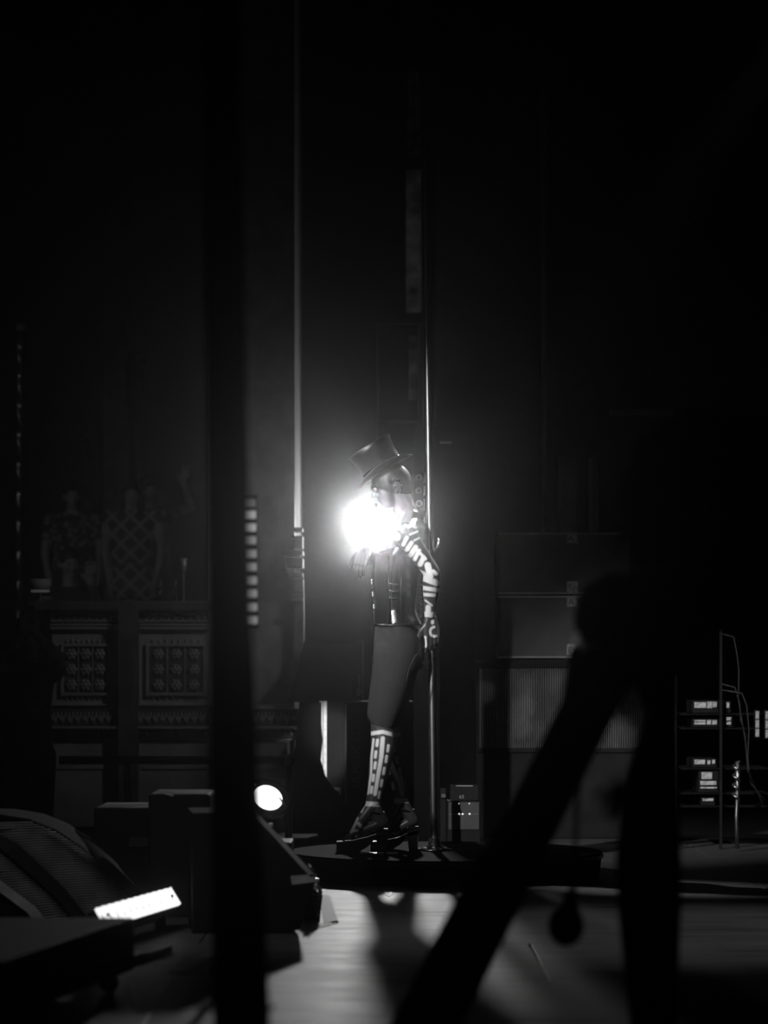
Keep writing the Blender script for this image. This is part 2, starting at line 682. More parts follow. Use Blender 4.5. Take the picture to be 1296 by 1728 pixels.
def leaf_a():
    m = MB()
    for k, a in enumerate((-0.5, -0.15, 0.25)):
        B = Matrix.Rotation(a, 3, 'Y')
        m.ball((0.013 * (k - 1), 0, 0.0), (0.007, 0.014, 0.042), 8, 6, B)
    return m


def scroll_a():
    m = MB()
    pts = [Vector((math.cos(t_) * (0.006 + 0.0042 * t_), 0, math.sin(t_) * (0.004 + 0.0028 * t_))) for t_ in [0.5 * k for k in range(16)]]
    return m.tube(pts, 0.0055, 6)


def bead_a():
    return MB().ball((0, 0, 0), (0.008, 0.010, 0.015), 8, 6)


def rosette():
    m = MB()
    for k in range(6):
        a = k * math.pi / 3
        m.ball((0.022 * math.cos(a), 0, 0.022 * math.sin(a)), (0.016, 0.016, 0.016), 8, 6)
    return m.ball((0, -0.012, 0), 0.013, 8, 6)


for x in [92 + 12.5 * k for k in range(9)] + [238 + 12.5 * k for k in range(10)]:
    orn('scroll', P(x, 1044, BY - 0.03), scroll_a, 'scroll_ornament')
for x in [92 + 13 * k for k in range(8)] + [236 + 13 * k for k in range(9)] + [430 + 13 * k for k in range(6)]:
    orn('leaf', P(x, 1212, BY - 0.05 + (0.10 if x > 400 else 0)), leaf_a)
for x in [96 + 10 * k for k in range(10)] + [248 + 25 * k for k in range(5)] + [432 + 12 * k for k in range(6)]:
    orn('bead', P(x, 1238, BY - 0.042 + (0.10 if x > 400 else 0)), bead_a, 'bead_ornament')
# carved panels
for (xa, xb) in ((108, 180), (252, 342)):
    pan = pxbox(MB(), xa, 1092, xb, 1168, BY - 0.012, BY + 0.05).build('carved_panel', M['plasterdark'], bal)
    fr = MB()
    for (a0, b0, a1, b1) in ((xa - 6, 1086, xb + 6, 1091), (xa - 6, 1169, xb + 6, 1174), (xa - 6, 1091, xa - 1, 1169), (xb + 1, 1091, xb + 6, 1169)):
        pxbox(fr, a0, b0, a1, b1, BY - 0.03, BY + 0.05, 0.003)
    fr.build('panel_frame', M['plaster'], bal)
    nx = 3
    for i in range(nx + 1):
        x = xa + (xb - xa) * i / nx
        if 0 < i < nx:
            pxbox(MB(), x - 1.2, 1092, x + 1.2, 1168, BY - 0.024, BY).build('panel_rib', M['ornament'], bal)
    for i in range(nx):
        for j in range(3):
            orn('ros', P(xa + (xb - xa) * (i + 0.5) / nx, 1104 + 26 * j, BY - 0.018), rosette, 'rosette_ornament')
    for i in range(8):
        for yy in (1082, 1178):
            orn('bead', P(xa + (xb - xa) * (i + 0.5) / 8, yy, BY - 0.004), bead_a, 'bead_ornament')
# dark pilaster between the two panels
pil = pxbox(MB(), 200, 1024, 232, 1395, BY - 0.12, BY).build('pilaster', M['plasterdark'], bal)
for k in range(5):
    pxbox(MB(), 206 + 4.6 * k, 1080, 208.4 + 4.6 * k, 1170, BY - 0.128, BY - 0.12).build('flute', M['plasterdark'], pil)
# lower field panels
for (xa, xb) in ((94, 190), (240, 350), (428, 498)):
    yo = 0.10 if xa > 400 else 0
    pxbox(MB(), xa, 1290, xb, 1298, BY - 0.012 + yo, BY + 0.1, 0.003).build('moulding', M['plaster'], bal)

# pipe railing in front of the box
rl = thing('pipe_railing', 'dark pipe railing with elbow corner and flanged post before the balcony box', 'railing', (L_at(487, 16.6), 16.6, 0))
a = P(100, 1283, 16.6)
b = P(484, 1283, 16.6)
MB().tube([a, b], 0.025, 12).build('rail', M['black'], rl, True)
b2 = P(487, 1283, 16.6)
MB().tube([(b2.x, 16.6, 0.0), (b2.x, 16.6, b2.z)], 0.022, 12).build('post', M['black'], rl, True)
MB().ball(b2, 0.036).build('elbow', M['black'], rl, True)
c = P(215, 1283, 16.6)
MB().tube([(c.x, 16.6, 0.0), (c.x, 16.6, c.z)], 0.022, 12).build('post', M['black'], rl, True)
for xx in (b2.x, c.x):
    MB().lathe((xx, 16.6, 0), [(0.06, 0), (0.06, 0.012), (0.03, 0.02)], 16).build('flange', M['black'], rl)

# twisted columns and the arcade wall behind the crowd
lab = {35: 'twisted rope column furthest from the passage, at the frame edge behind the crowd',
       237: 'twisted rope column with brightest spiral, rising behind the woman in the diamond dress',
       148: 'short twisted rope column rising between the two crowd members on the balcony'}
for (px, y0, y1, Y) in ((35, 560, 960, 22.5), (237, 610, 850, 27.2), (148, 740, 830, 27.2)):
    p0, p1 = P(px, y1, Y), P(px, y0, Y)
    z0, z1 = 0.9, p1.z
    m = MB()
    rings = []
    K = 90
    for i in range(K + 1):
        z = z0 + (z1 - z0) * i / K
        ring = []
        for j in range(24):
            th = 2 * math.pi * j / 24
            r = 0.034 * (1 + 0.28 * math.cos(3 * (th + z * 9)))
            ring.append((p0.x + r * math.cos(th), Y + r * math.sin(th), z))
        rings.append(ring)
    m.ring_loft(rings)
    tc_ = thing('twisted_column', lab[px], 'column', (p0.x, Y, z0 - 0.35), 'twisted columns behind the crowd')
    m.build('shaft', M['leather'], tc_, True)
    MB().lathe((p0.x, Y, z1), [(0.03, 0), (0.045, 0.03), (0.03, 0.06)], 14).build('capital', M['plasterdark'], tc_, True)
    MB().box((p0.x - 0.07, Y - 0.07, z0 - 0.35), (p0.x + 0.07, Y + 0.07, z0), 0.01).build('base', M['plasterdark'], tc_)
struct(MB().box((-6.5, 19.6, -0.55), (L_at(345, 19.6), 27.9, 0.55)).build('floor', M['black']))
struct(MB().box((L_at(175, 27.4), 27.35, 0.55), (L_at(215, 27.4), 27.6, 6.5)).build('trim_7', M['plasterdark']))
struct(MB().box((-8.9, 27.6, -0.5), (L_at(350, 27.6), 27.8, 8.9)).build('wall_arcade', M['wallblack']))

# ==================================================================== PEOPLE helpers


def basis(fwd, up):
    f = Vector(fwd).normalized()
    u = Vector(up)
    u = (u - f * u.dot(f)).normalized()
    l = u.cross(f)
    return Matrix((f, l, u)).transposed()   # columns: forward, left, up


def head(mb, c, fwd, up, h=0.235):
    """adds a head of height h centred at c"""
    B = basis(fwd, up)
    k = h / 0.235

    def q(x, y, z):
        return Vector(c) + B @ Vector((x * k, y * k, z * k))

    def e(x, y, z, a, b_, c_, n=20, m=14):
        mb.ball(q(x, y, z), (a * k, b_ * k, c_ * k), n, m, B)
    e(-0.012, 0, 0.030, 0.094, 0.074, 0.088)        # skull
    e(0.026, 0, -0.030, 0.058, 0.060, 0.082)        # face
    e(0.040, 0, -0.078, 0.042, 0.045, 0.036)        # jaw
    e(0.070, 0, -0.094, 0.018, 0.022, 0.018)        # chin
    e(0.072, 0, 0.020, 0.018, 0.050, 0.012)         # brow
    for s_ in (-1, 1):
        e(0.060, s_ * 0.036, -0.026, 0.022, 0.022, 0.022)   # cheekbone
        e(-0.030, s_ * 0.073, -0.008, 0.020, 0.008, 0.032, 12, 8)   # ear
        e(-0.020, s_ * 0.077, -0.030, 0.010, 0.007, 0.012, 10, 6)    # lobe
        for t_ in range(7):                                  # helix
            aa = 0.7 + t_ * 0.62
            e(-0.034 + 0.020 * math.sin(aa - 2.4), s_ * 0.083, 0.000 + 0.028 * math.cos(aa - 2.4), 0.006, 0.006, 0.006, 8, 6)
    # nose
    mb.tube([q(0.078, 0, 0.012), q(0.094, 0, -0.012), q(0.108, 0, -0.032)], [0.008 * k, 0.010 * k, 0.013 * k], 10)
    e(0.106, 0, -0.034, 0.013, 0.014, 0.011, 10, 8)
    for s_ in (-1, 1):
        e(0.094, s_ * 0.013, -0.037, 0.010, 0.009, 0.008, 10, 6)
    e(0.084, 0, -0.060, 0.011, 0.022, 0.007, 12, 6)
    e(0.083, 0, -0.071, 0.011, 0.020, 0.008, 12, 6)
    return B, q


def eyes(root, q, B, k=1.0, m=None):
    for s_ in (-1, 1):
        ev = MB().ball(q(0.073, s_ * 0.031, 0.004), 0.0125 * k, 12, 8)
        ev.build('eye', m or M['eyes'], root, True)


def hand(mb, wrist, d, n, curl=0.4, spread=1.0, size=1.0, thumb=1, splay=0.0):
    """wrist position, d: direction of the fingers, n: back of the hand normal, thumb: side sign"""
    d = Vector(d).normalized()
    n = Vector(n)
    n = (n - d * n.dot(d)).normalized()
    s_ = d.cross(n) * thumb      # towards the thumb
    w = Vector(wrist)
    k = size
    pb = w + d * 0.085 * k
    # palm
    for t_ in (-0.030, -0.010, 0.010, 0.029):
        mb.cap([w + s_ * t_ * 0.55 * k, w + d * 0.045 * k + s_ * t_ * k, pb + s_ * t_ * k], [0.016 * k, 0.015 * k, 0.012 * k], 8)
    for i, (off, ln) in enumerate(((0.030, 0.072), (0.010, 0.080), (-0.010, 0.074), (-0.029, 0.058))):
        p = pb + s_ * off * k
        c_ = curl * (0.9 + 0.12 * i)
        dirv = (d + s_ * (off * 6 * splay)).normalized()
        pts = [p]
        ang = c_ * 0.5
        for seg in (0.45, 0.32, 0.23):
            v = dirv * math.cos(ang) - n * math.sin(ang)
            pts.append(pts[-1] + v * ln * seg * k)
            ang += c_
        mb.cap(pts, [0.0098 * k, 0.0092 * k, 0.0084 * k, 0.0072 * k], 8)
    t0 = w + d * 0.022 * k + s_ * 0.022 * k
    t1 = t0 + (s_ * 0.75 + d * 0.75 - n * 0.2).normalized() * 0.042 * k
    t2 = t1 + (s_ * 0.35 + d * 1.0 - n * 0.3).normalized() * 0.034 * k
    t3 = t2 + (d * 1.0 - n * 0.35).normalized() * 0.026 * k
    mb.cap([t0, t1, t2, t3], [0.015 * k, 0.0125 * k, 0.0105 * k, 0.0085 * k], 8)


def ell_ring(c, ax, ay, nrm_u, nrm_v, n=20):
    return [Vector(c) + nrm_u * ax * math.cos(2 * math.pi * j / n) + nrm_v * ay * math.sin(2 * math.pi * j / n) for j in range(n)]


# ==================================================================== PERFORMER
PY = 14.0
SC = PY / F
perf = thing('person', 'performer in top hat and black corset, body painted white, holding the chrome pole', 'person', (L_at(640, PY), PY, 0.12))


def Q(px, py, dy=0.0):
    return P(px, py, PY + dy)


X1, Y1, Z1 = Vector((1, 0, 0)), Vector((0, 1, 0)), Vector((0, 0, 1))


def torso_loft(mb, rows, dy=0.0, grow=0.0, n=28):
    rings = []
    for (x0, x1, y, hw) in rows:
        c = Q((x0 + x1) / 2, y, dy)
        rings.append(ell_ring(c, (x1 - x0) / 2 * SC + grow, hw + grow, X1, Y1, n))
    mb.ring_loft(rings)


body = MB()
# head, tilted forward under the hat
hc = Q(658, 823)
hf = Vector((-0.97, -0.05, -0.22))
hB, hq = head(body, hc, hf, (-0.22, 0, 0.97), 0.245)
body.cap([Q(674, 834), Q(686, 862), Q(694, 890)], [0.052, 0.052, 0.070], 16)     # neck
TORSO = [(674, 712, 878, 0.09), (658, 717, 892, 0.165), (642, 716, 915, 0.185), (632, 711, 940, 0.175), (630, 708, 965, 0.165), (634, 704, 1000, 0.150), (636, 702, 1030, 0.150), (634, 708, 1060, 0.165), (634, 716, 1090, 0.175), (640, 716, 1120, 0.165)]
torso_loft(body, TORSO)
for dy_s in (-0.165, 0.155):
    body.cap([Q(692, 872, 0), Q(690, 888, dy_s * 0.6), Q(684, 900, dy_s)], [0.050, 0.056, 0.060], 14)   # trapezius
# near (left) arm
SHN = Q(684, 901, -0.185)
ELN = Q(729, 966, -0.20)
WRN = Q(725, 1040, -0.10)
body.cap([SHN, SHN.lerp(ELN, 0.35), SHN.lerp(ELN, 0.75), ELN, ELN.lerp(WRN, 0.3), ELN.lerp(WRN, 0.7), WRN], [0.062, 0.050, 0.043, 0.042, 0.043, 0.033, 0.026], 16)
hand(body, WRN + Vector((0.004, 0.0, -0.012)), (0.10, 0.12, -1), (0.42, -0.9, 0), 0.30, thumb=-1 if False else 1, size=1.05)
# far (right) arm: bent, hand hanging in front of the chest
SHF = Q(676, 900, 0.17)
ELF = Q(668, 985, 0.22)
WRF = Q(618, 927, 0.05)
body.cap([SHF, SHF.lerp(ELF, 0.4), ELF, ELF.lerp(WRF, 0.4), WRF], [0.058, 0.046, 0.040, 0.036, 0.026], 14)
hand(body, WRF + Vector((-0.006, 0, 0.004)), (-0.32, -0.15, -1), (-0.5, -0.86, 0.1), 0.35, thumb=1, size=0.98)
# legs below the trousers
KN_N, AN_N = Q(645, 1225, -0.09), Q(629, 1356, -0.10)
KN_F, AN_F = Q(655, 1225, 0.09), Q(677, 1352, 0.10)
body.cap([Q(668, 1090, -0.08), KN_N], [0.08, 0.058], 14)
body.cap([Q(672, 1090, 0.08), KN_F], [0.08, 0.056], 14)
body.cap([KN_N, Q(646, 1262, -0.095), Q(641, 1292, -0.098), Q(633, 1335, -0.10), AN_N], [0.056, 0.060, 0.054, 0.038, 0.036], 18)
body.cap([KN_F, Q(659, 1262, 0.095), Q(665, 1292, 0.10), Q(674, 1335, 0.10), AN_F], [0.056, 0.058, 0.050, 0.037, 0.035], 18)


def foot(mb, an, heel, ball_, toe, dy):
    mb.cap([Q(*an, dy), Q(*heel, dy)], [0.036, 0.032], 12)
    for o_, r_ in ((-0.020, 0.018), (0.0, 0.022), (0.020, 0.018)):
        mb.cap([Q(*an, dy + o_ * 0.5), Q((an[0] * 0.45 + ball_[0] * 0.55), (an[1] * 0.45 + ball_[1] * 0.55) - 3, dy + o_), Q(*ball_, dy + o_ * 1.3)], [0.032, 0.028, r_], 10)
    mb.cap([Q(*heel, dy), Q(*ball_, dy)], [0.028, 0.022], 10)
    for k in range(5):                                   # toes
        o_ = -0.036 + 0.018 * k
        sgn = 1 if dy < 0 else -1
        ln = 1.0 - 0.09 * (k if sgn < 0 else 4 - k)
        mb.cap([Q(*ball_, dy + o_ * 0.9), Q(ball_[0] + (toe[0] - ball_[0]) * ln, ball_[1] + (toe[1] - ball_[1]) * ln, dy + o_)], [0.012, 0.009], 8)


foot(body, (628, 1360), (645, 1388), (596, 1408), (580, 1416), -0.10)
foot(body, (678, 1356), (697, 1384), (652, 1408), (637, 1417), 0.10)
bo = remesh(body, 'body', M['painted'], perf, 0.0042, 5)

# the white body paint (a pattern on the skin, stored per point)
PAINT_ARM = [(670, 905, 670, 907, 6), (686.4, 907.5, 680.6, 919, 3.3), (694.3, 916, 686.4, 927.8, 3.6), (701.5, 923.4, 692.9, 936.4, 4.2), (707.3, 929, 700, 943.7, 3.4),
             (714.6, 940.8, 708.8, 952.4, 4.2), (700, 924, 718, 943, 2.6), (721.8, 953.8, 726, 972.6, 5.5), (731, 964, 736, 968, 3.2), (707, 965.4, 726, 975.5, 4.6),
             (708, 972.6, 737, 984, 5.2), (709, 991.4, 738, 995.8, 3.5), (712, 1003, 733, 1004.5, 2.9), (717.5, 1013, 729, 1021.8, 1.5), (722.5, 1025, 722.5, 1032, 4.5),
             (716, 1036.3, 732, 1037.7, 4.6), (729.8, 1048, 729.8, 1051, 2.6), (717.4, 1075, 718.5, 1091, 2.0), (735, 1092, 737, 1108, 1.6),
             (676, 893, 684, 886, 2.2), (689, 890, 700, 884, 1.8), (692, 902, 704, 897, 1.8), (699, 912, 707, 908, 1.6)]
for k in range(9):      # crescent on the back of the hand
    a0, a1 = math.radians(95 + k * 22), math.radians(117 + k * 22)
    PAINT_ARM.append((733 + 7.0 * math.cos(a0), 1066 - 8 * math.sin(a0), 733 + 7.0 * math.cos(a1), 1066 - 8 * math.sin(a1), 2.2))
PAINT_NEAR = [(625, 1238, 646, 1235, 3.3), (646, 1235, 668, 1241, 3.3), (630.3, 1247.8, 627, 1275.5, 2), (627, 1275.5, 626, 1306.8, 2), (626, 1306.8, 621, 1339, 2),
              (646, 1246, 643.4, 1278, 3.6), (643.4, 1278, 638.2, 1308, 3.4), (638.2, 1308, 633, 1340, 3.2), (612, 1356, 647, 1358, 4), (615, 1357, 610, 1370, 1.8),
              (603.7, 1381, 592.7, 1404, 2.2), (591, 1402.5, 603, 1401.6, 2.0), (604.6, 1389.7, 611.4, 1396.5, 2.8)]
for (x, y) in ((636.4, 1253.6), (633.8, 1273.2), (632.7, 1291.7), (629.9, 1312.6), (626.8, 1332.8), (655, 1262.8), (652, 1280.7), (648, 1301), (644.2, 1321.8), (640.5, 1341.5)):
    PAINT_NEAR.append((x + 0.6, y - 4.6, x - 0.6, y + 4.6, 2.5))
PAINT_FAR = [(658, 1285, 674, 1319.5, 3.8), (674, 1319.5, 678, 1341, 3.2), (656, 1352, 696, 1351, 4), (650, 1241, 672, 1240, 3)]
for (x, y) in ((669.4, 1283), (675.2, 1301), (681, 1321.8), (657, 1301), (663, 1326.5), (664, 1262)):
    PAINT_FAR.append((x - 0.8, y - 4.6, x + 0.8, y + 4.6, 2.3))
PAINT_FACE = []


def seg_d(x, y, s_):
    x0, y0, x1, y1, r = s_
    dx, dy_ = x1 - x0, y1 - y0
    L2 = dx * dx + dy_ * dy_
    t_ = 0 if L2 == 0 else max(0, min(1, ((x - x0) * dx + (y - y0) * dy_) / L2))
    return math.hypot(x - x0 - t_ * dx, y - y0 - t_ * dy_) - r


att = bo.data.attributes.new('paint', 'FLOAT', 'POINT')
vals = [0.0] * len(bo.data.vertices)
base = WORLD[bo.name]
for i, v in enumerate(bo.data.vertices):
    w = v.co + base
    # the pattern lives in the side elevation of the body (metres, shown as photo units at the body's own plane)
    px = CX + w.x / SC
    py = HY - (w.z - CH) / SC
    if py < 880:
        pl = PAINT_FACE
    elif py < 1120:
        pl = PAINT_ARM if (w.y < PY - 0.02 and px > 660) else ()
    elif w.y < PY:
        pl = PAINT_NEAR
    else:
        pl = PAINT_FAR
    if pl:
        if py > 880:       # undo the small shift that comes from the limb being nearer or further than the plane
            px = CX + w.x * F / w.y
            py = HY - (w.z - CH) * F / w.y
        d = min(seg_d(px, py, s_) for s_ in pl)
        vals[i] = max(0.0, min(1.0, 0.5 - d / 1.6))
att.data.foreach_set('value', vals)
eyes(perf, hq, hB)
hairm = MB()
hairm.ball(hq(-0.022, 0, 0.030), (0.090, 0.080, 0.080), 20, 14, hB)
hairm.ball(hq(-0.050, 0, -0.020), (0.052, 0.062, 0.050), 16, 10, hB)
remesh(hairm, 'hair', M['hair'], perf, 0.006, 3)

# corset
cor = MB()
torso_loft(cor, [(650, 705, 918, 0.175), (631, 710, 938, 0.178), (629, 709, 965, 0.170), (631, 706, 1000, 0.155), (633, 704, 1030, 0.155), (631, 712, 1056, 0.172)], 0, 0.004)
co = remesh(cor, 'corset', M['leather'], perf, 0.006, 3)
for k in range(4):     # metal clasps down the front edge
    y = 985 + 21 * k
    x = 627.5 + (k * 1.6 if k else 0)
    MB().cap([Q(x, y - 6, -0.02), Q(x + 0.6, y + 6, -0.02)], [0.005, 0.005], 8).build('front_clasp', M['chrome'], co, True)
lace = MB()
for k in range(9):     # lacing at the back edge
    y = 985 + 6.5 * k
    lace.tube([Q(707.5, y, -0.05), Q(712, y + 3, 0.0), Q(707.5, y + 6, 0.05)], 0.0028, 6)
lace.build('lacing', M['chrome'], co, True)
for (x, y0, y1) in ((655, 938, 1054), (676, 945, 1054)):
    MB().tube([Q(x, y0, -0.172), Q(x + 1, (y0 + y1) / 2, -0.164), Q(x + 2, y1, -0.170)], 0.003, 8).build('boning_seam', M['leather'], co, True)
for k in range(3):
    y = 985 + 12 * k
    m_ = MB().tube([Q(657, y, -0.172), Q(664, y + 2, -0.176), Q(671, y + 1, -0.172)], 0.004, 8)
    m_.build('buckle_strap', M['leather'], co, True)
MB().tube([Q(634, 1056, -0.10), Q(640, 1055, -0.145), Q(655, 1055, -0.172), Q(675, 1054, -0.178), Q(692, 1053, -0.165)], 0.006, 8).build('waist_edge', M['leather'], co, True)

# knee-length trousers
tm = MB()
torso_loft(tm, [(634, 704, 1054, 0.168), (632, 714, 1080, 0.185), (630, 716, 1110, 0.185), (632, 712, 1130, 0.175)], 0, 0.003)
tm.cap([Q(668, 1105, -0.085), Q(661, 1150, -0.09), Q(651, 1195, -0.09), Q(647, 1216, -0.09)], [0.110, 0.097, 0.080, 0.066], 20)
tm.cap([Q(675, 1105, 0.085), Q(668, 1150, 0.09), Q(658, 1195, 0.09), Q(655, 1216, 0.09)], [0.110, 0.095, 0.080, 0.066], 20)
tm.cap([Q(650, 1110, -0.09), Q(642, 1160, -0.095), Q(634, 1205, -0.09)], [0.058, 0.052, 0.044], 14)
tr_o = remesh(tm, 'trousers', M['cloth'], perf, 0.007, 6)
MB().tube([Q(x, y, d_) for (x, y, d_) in ((686, 1150, -0.20), (690, 1128, -0.205), (700, 1108, -0.19), (712, 1098, -0.15))], 0.003, 8).build('fold', M['cloth'], tr_o, True)

# shoes: platform sandals with a block heel
for (an, heel, ball_, toe, dy) in (((628, 1360), (645, 1388), (596, 1408), (580, 1416), -0.10), ((678, 1356), (697, 1384), (652, 1408), (637, 1417), 0.10)):
    sh = MB()
    zf = 0.122
    hx, bx, tx = Q(*heel, dy).x, Q(*ball_, dy).x, Q(*toe, dy).x
    hz, bz = Q(*heel, dy).z - 0.030, Q(*ball_, dy).z - 0.020
    prof = [(tx - 0.035, zf), (bx + 0.03, zf), (bx + 0.075, zf + 0.03), (hx - 0.02, hz - 0.03), (hx + 0.03, hz - 0.02), (hx + 0.03, hz - 0.004),
            (bx + 0.07, bz + 0.008), (bx + 0.0, bz - 0.010), (tx - 0.035, bz - 0.014)]
    sh.prism([Vector((x, PY + dy - 0.048, z)) for x, z in prof], (0, 0.096, 0))
    so = sh.build('shoe', M['leather'], perf)
    MB().hexa([(hx - 0.022, PY + dy - 0.028, zf), (hx + 0.022, PY + dy - 0.028, zf), (hx + 0.022, PY + dy + 0.028, zf), (hx - 0.022, PY + dy + 0.028, zf),
               (hx - 0.032, PY + dy - 0.036, hz), (hx + 0.030, PY + dy - 0.036, hz), (hx + 0.030, PY + dy + 0.036, hz), (hx - 0.032, PY + dy + 0.036, hz)], 0.004).build('heel', M['leather'], so)
    ring = [Q(an[0] + 2, an[1] + 10, dy) + Vector((0.046 * math.cos(t_), 0.042 * math.sin(t_), -0.012 * math.cos(t_))) for t_ in [2 * math.pi * k / 20 for k in range(20)]]
    MB().tube(ring, 0.005, 8, closed=True).build('ankle_strap', M['leather'], so, True)
    vs = [Q(ball_[0] + 6, ball_[1] + 4, dy) + Vector((0.0, 0.05 * math.cos(t_), 0.032 * math.sin(t_))) for t_ in [math.pi * k / 12 for k in range(13)]]
    up_ = MB()
    up_.ring_loft([[v + Vector((dx, 0, dz)) for v in vs] + [v + Vector((dx, 0, dz - 0.004)) * 1.0 for v in reversed(vs)] for dx, dz in ((-0.028, -0.012), (0.0, 0.0), (0.024, 0.010))], True)
    up_.build('toe_strap', M['leather'], so, True)
    MB().ball(Q(an[0] + 20, an[1] + 10, dy - 0.02), 0.006, 10, 8).build('buckle', M['chrome'], so, True)

# top hat
hat = bpy.data.objects.new('top_hat', None)
COL.objects.link(hat)
hcen = Q(649, 795)
place(hat, hcen, perf)
hup = (Q(623, 754) - Q(649, 795)).normalized()
hu = (Q(681, 776) - Q(617, 814)).normalized()
hu = (hu - hup * hu.dot(hup)).normalized()
hv = hup.cross(hu)


def hring(a, b_, h, n=48, saddle=0.0, off=0.0):
    out = []
    for j in range(n):
        t_ = 2 * math.pi * j / n
        z = h + saddle * (math.sin(t_) ** 2) - saddle * 0.25
        out.append(hcen + hu * (a * math.cos(t_) + off) + hv * b_ * math.sin(t_) + hup * z)
    return out


HH = 0.142
cr = MB()
cr.ring_loft([hring(0.108, 0.092, -0.002), hring(0.104, 0.088, HH * 0.25), hring(0.104, 0.088, HH * 0.5), hring(0.110, 0.093, HH * 0.8), hring(0.119, 0.100, HH), hring(0.112, 0.095, HH + 0.004), hring(0.02, 0.02, HH + 0.003)])
cr.build('crown', M['felt'], hat, True)
bd = MB()
bd.ring_loft([hring(0.1085, 0.0925, 0.004), hring(0.1105, 0.0945, 0.006), hring(0.1065, 0.0905, 0.038), hring(0.1045, 0.0885, 0.040)], False, True)
bd.build('hat_band', M['leather'], hat, True)
br = MB()
br.ring_loft([hring(0.100, 0.085, -0.002), hring(0.125, 0.108, -0.004, saddle=0.008), hring(0.148, 0.126, -0.003, saddle=0.026), hring(0.158, 0.132, 0.002, saddle=0.038),
              hring(0.159, 0.133, 0.006, saddle=0.039), hring(0.147, 0.126, 0.002, saddle=0.027), hring(0.125, 0.108, 0.001, saddle=0.009), hring(0.100, 0.085, 0.003)], False, True)
br.build('brim', M['felt'], hat, True)

# ==================================================================== ROUND PLATFORM AND POLE
PC = Vector((L_at(752, PY), PY, 0.0))
RP = 0.775
plat = thing('round_platform', 'low round black stage platform with shiny rim under the performer', 'platform', PC)
MB().lathe(PC, [(RP - 0.02, 0.0), (RP - 0.01, 0.09)], 96).build('skirt', M['black'], plat, True)
MB().lathe(PC, [(RP - 0.004, 0.09), (RP, 0.093), (RP, 0.106), (RP - 0.004, 0.109)], 96).build('rim', mat('rim_paint', 0.03, 0.3), plat)
MB().lathe(PC, [(RP - 0.006, 0.109), (RP - 0.010, 0.1195), (RP - 0.02, 0.12)], 96).build('top', mat('platform_top', 0.003, 0.85, var=0.6, scale=14, spec=0.03), plat)
for (xa, xb, ya) in ((607, 648, 1436), (652, 671, 1440)):  # pale strips painted in for lamplit platform glints under the shoes
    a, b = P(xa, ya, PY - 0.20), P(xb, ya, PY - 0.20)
    o = MB().box((a.x, a.y - 0.045, 0.120), (b.x, a.y + 0.045, 0.1225), 0.001).build('painted_glint', mat('painted_glint', 0.85, 0.5, var=0.4, scale=220), None)
    tag(o, 'long bright strip painted as lamplit platform below the heels' if xb < 650 else 'short bright strip painted as lamplit platform beside the longer strip', 'tape')

pole = thing('dance_pole', 'slender upright chrome pole rising from the round platform behind the performer', 'pole', (P(733, 1435, PY + 0.02).x, PY + 0.02, 0.12))
pb_, pt_ = P(733, 1434, PY + 0.02), P(717, 250, PY + 0.02)
pt2 = pb_ + (pt_ - pb_) * 2.2
MB().tube([pb_ + (pt2 - pb_) * (k / 40) for k in range(41)], 0.0205, 24).build('shaft', M['chrome'], pole, True)
MB().lathe((pb_.x, pb_.y, 0.12), [(0.085, 0), (0.085, 0.008), (0.05, 0.014), (0.03, 0.03), (0.026, 0.06)], 28).build('base_flange', M['chrome'], pole, True)
for k in range(4):
    an = k * math.pi / 2 + 0.5
    MB().lathe((pb_.x + 0.066 * math.cos(an), pb_.y + 0.066 * math.sin(an), 0.128), [(0.009, 0), (0.009, 0.006), (0.004, 0.009)], 8).build('bolt', M['chrome'], pole)
MB().tube([P(735, 930, PY + 0.02), P(739, 922, PY + 0.0), P(741, 916, PY), P(739, 908, PY)], [0.006, 0.010, 0.010, 0.003], 10).build('clamp_lever', M['chrome'], pole, True)

# ==================================================================== THE BACK LAMP
lamp = thing('stage_lamp', 'blazing round stage lamp facing the camera behind the performer', 'lamp', (LAMP.x, LAMP.y + 0.1, 0))
MB().lathe(LAMP + Vector((0, 0.42, 0)), [(0.06, 0), (0.12, 0.02), (0.15, 0.2), (0.155, 0.40), (0.155, 0.43)], 40, (0, -1, 0)).build('housing', M['black'], lamp, True)
MB().lathe(LAMP + Vector((0, -0.01, 0)), [(0.140, 0), (0.140, 0.01), (0.08, 0.02)], 40, (0, -1, 0)).build('lens', M['lens'], lamp)
yk = MB()
yk.tube([LAMP + Vector((0.17 * math.cos(t_), 0.25, -0.22 * math.sin(t_))) for t_ in [math.radians(55 + 70 * k / 16) for k in range(17)]], 0.018, 8)
yk.build('yoke', M['black'], lamp, True)
MB().tube([(LAMP.x, LAMP.y + 0.25, 0.02), (LAMP.x, LAMP.y + 0.25, LAMP.z - 0.215)], 0.025, 12).build('stand_pole', M['black'], lamp, True)
MB().lathe((LAMP.x, LAMP.y + 0.25, 0), [(0.28, 0), (0.28, 0.02), (0.04, 0.05)], 32).build('stand_base', M['black'], lamp)

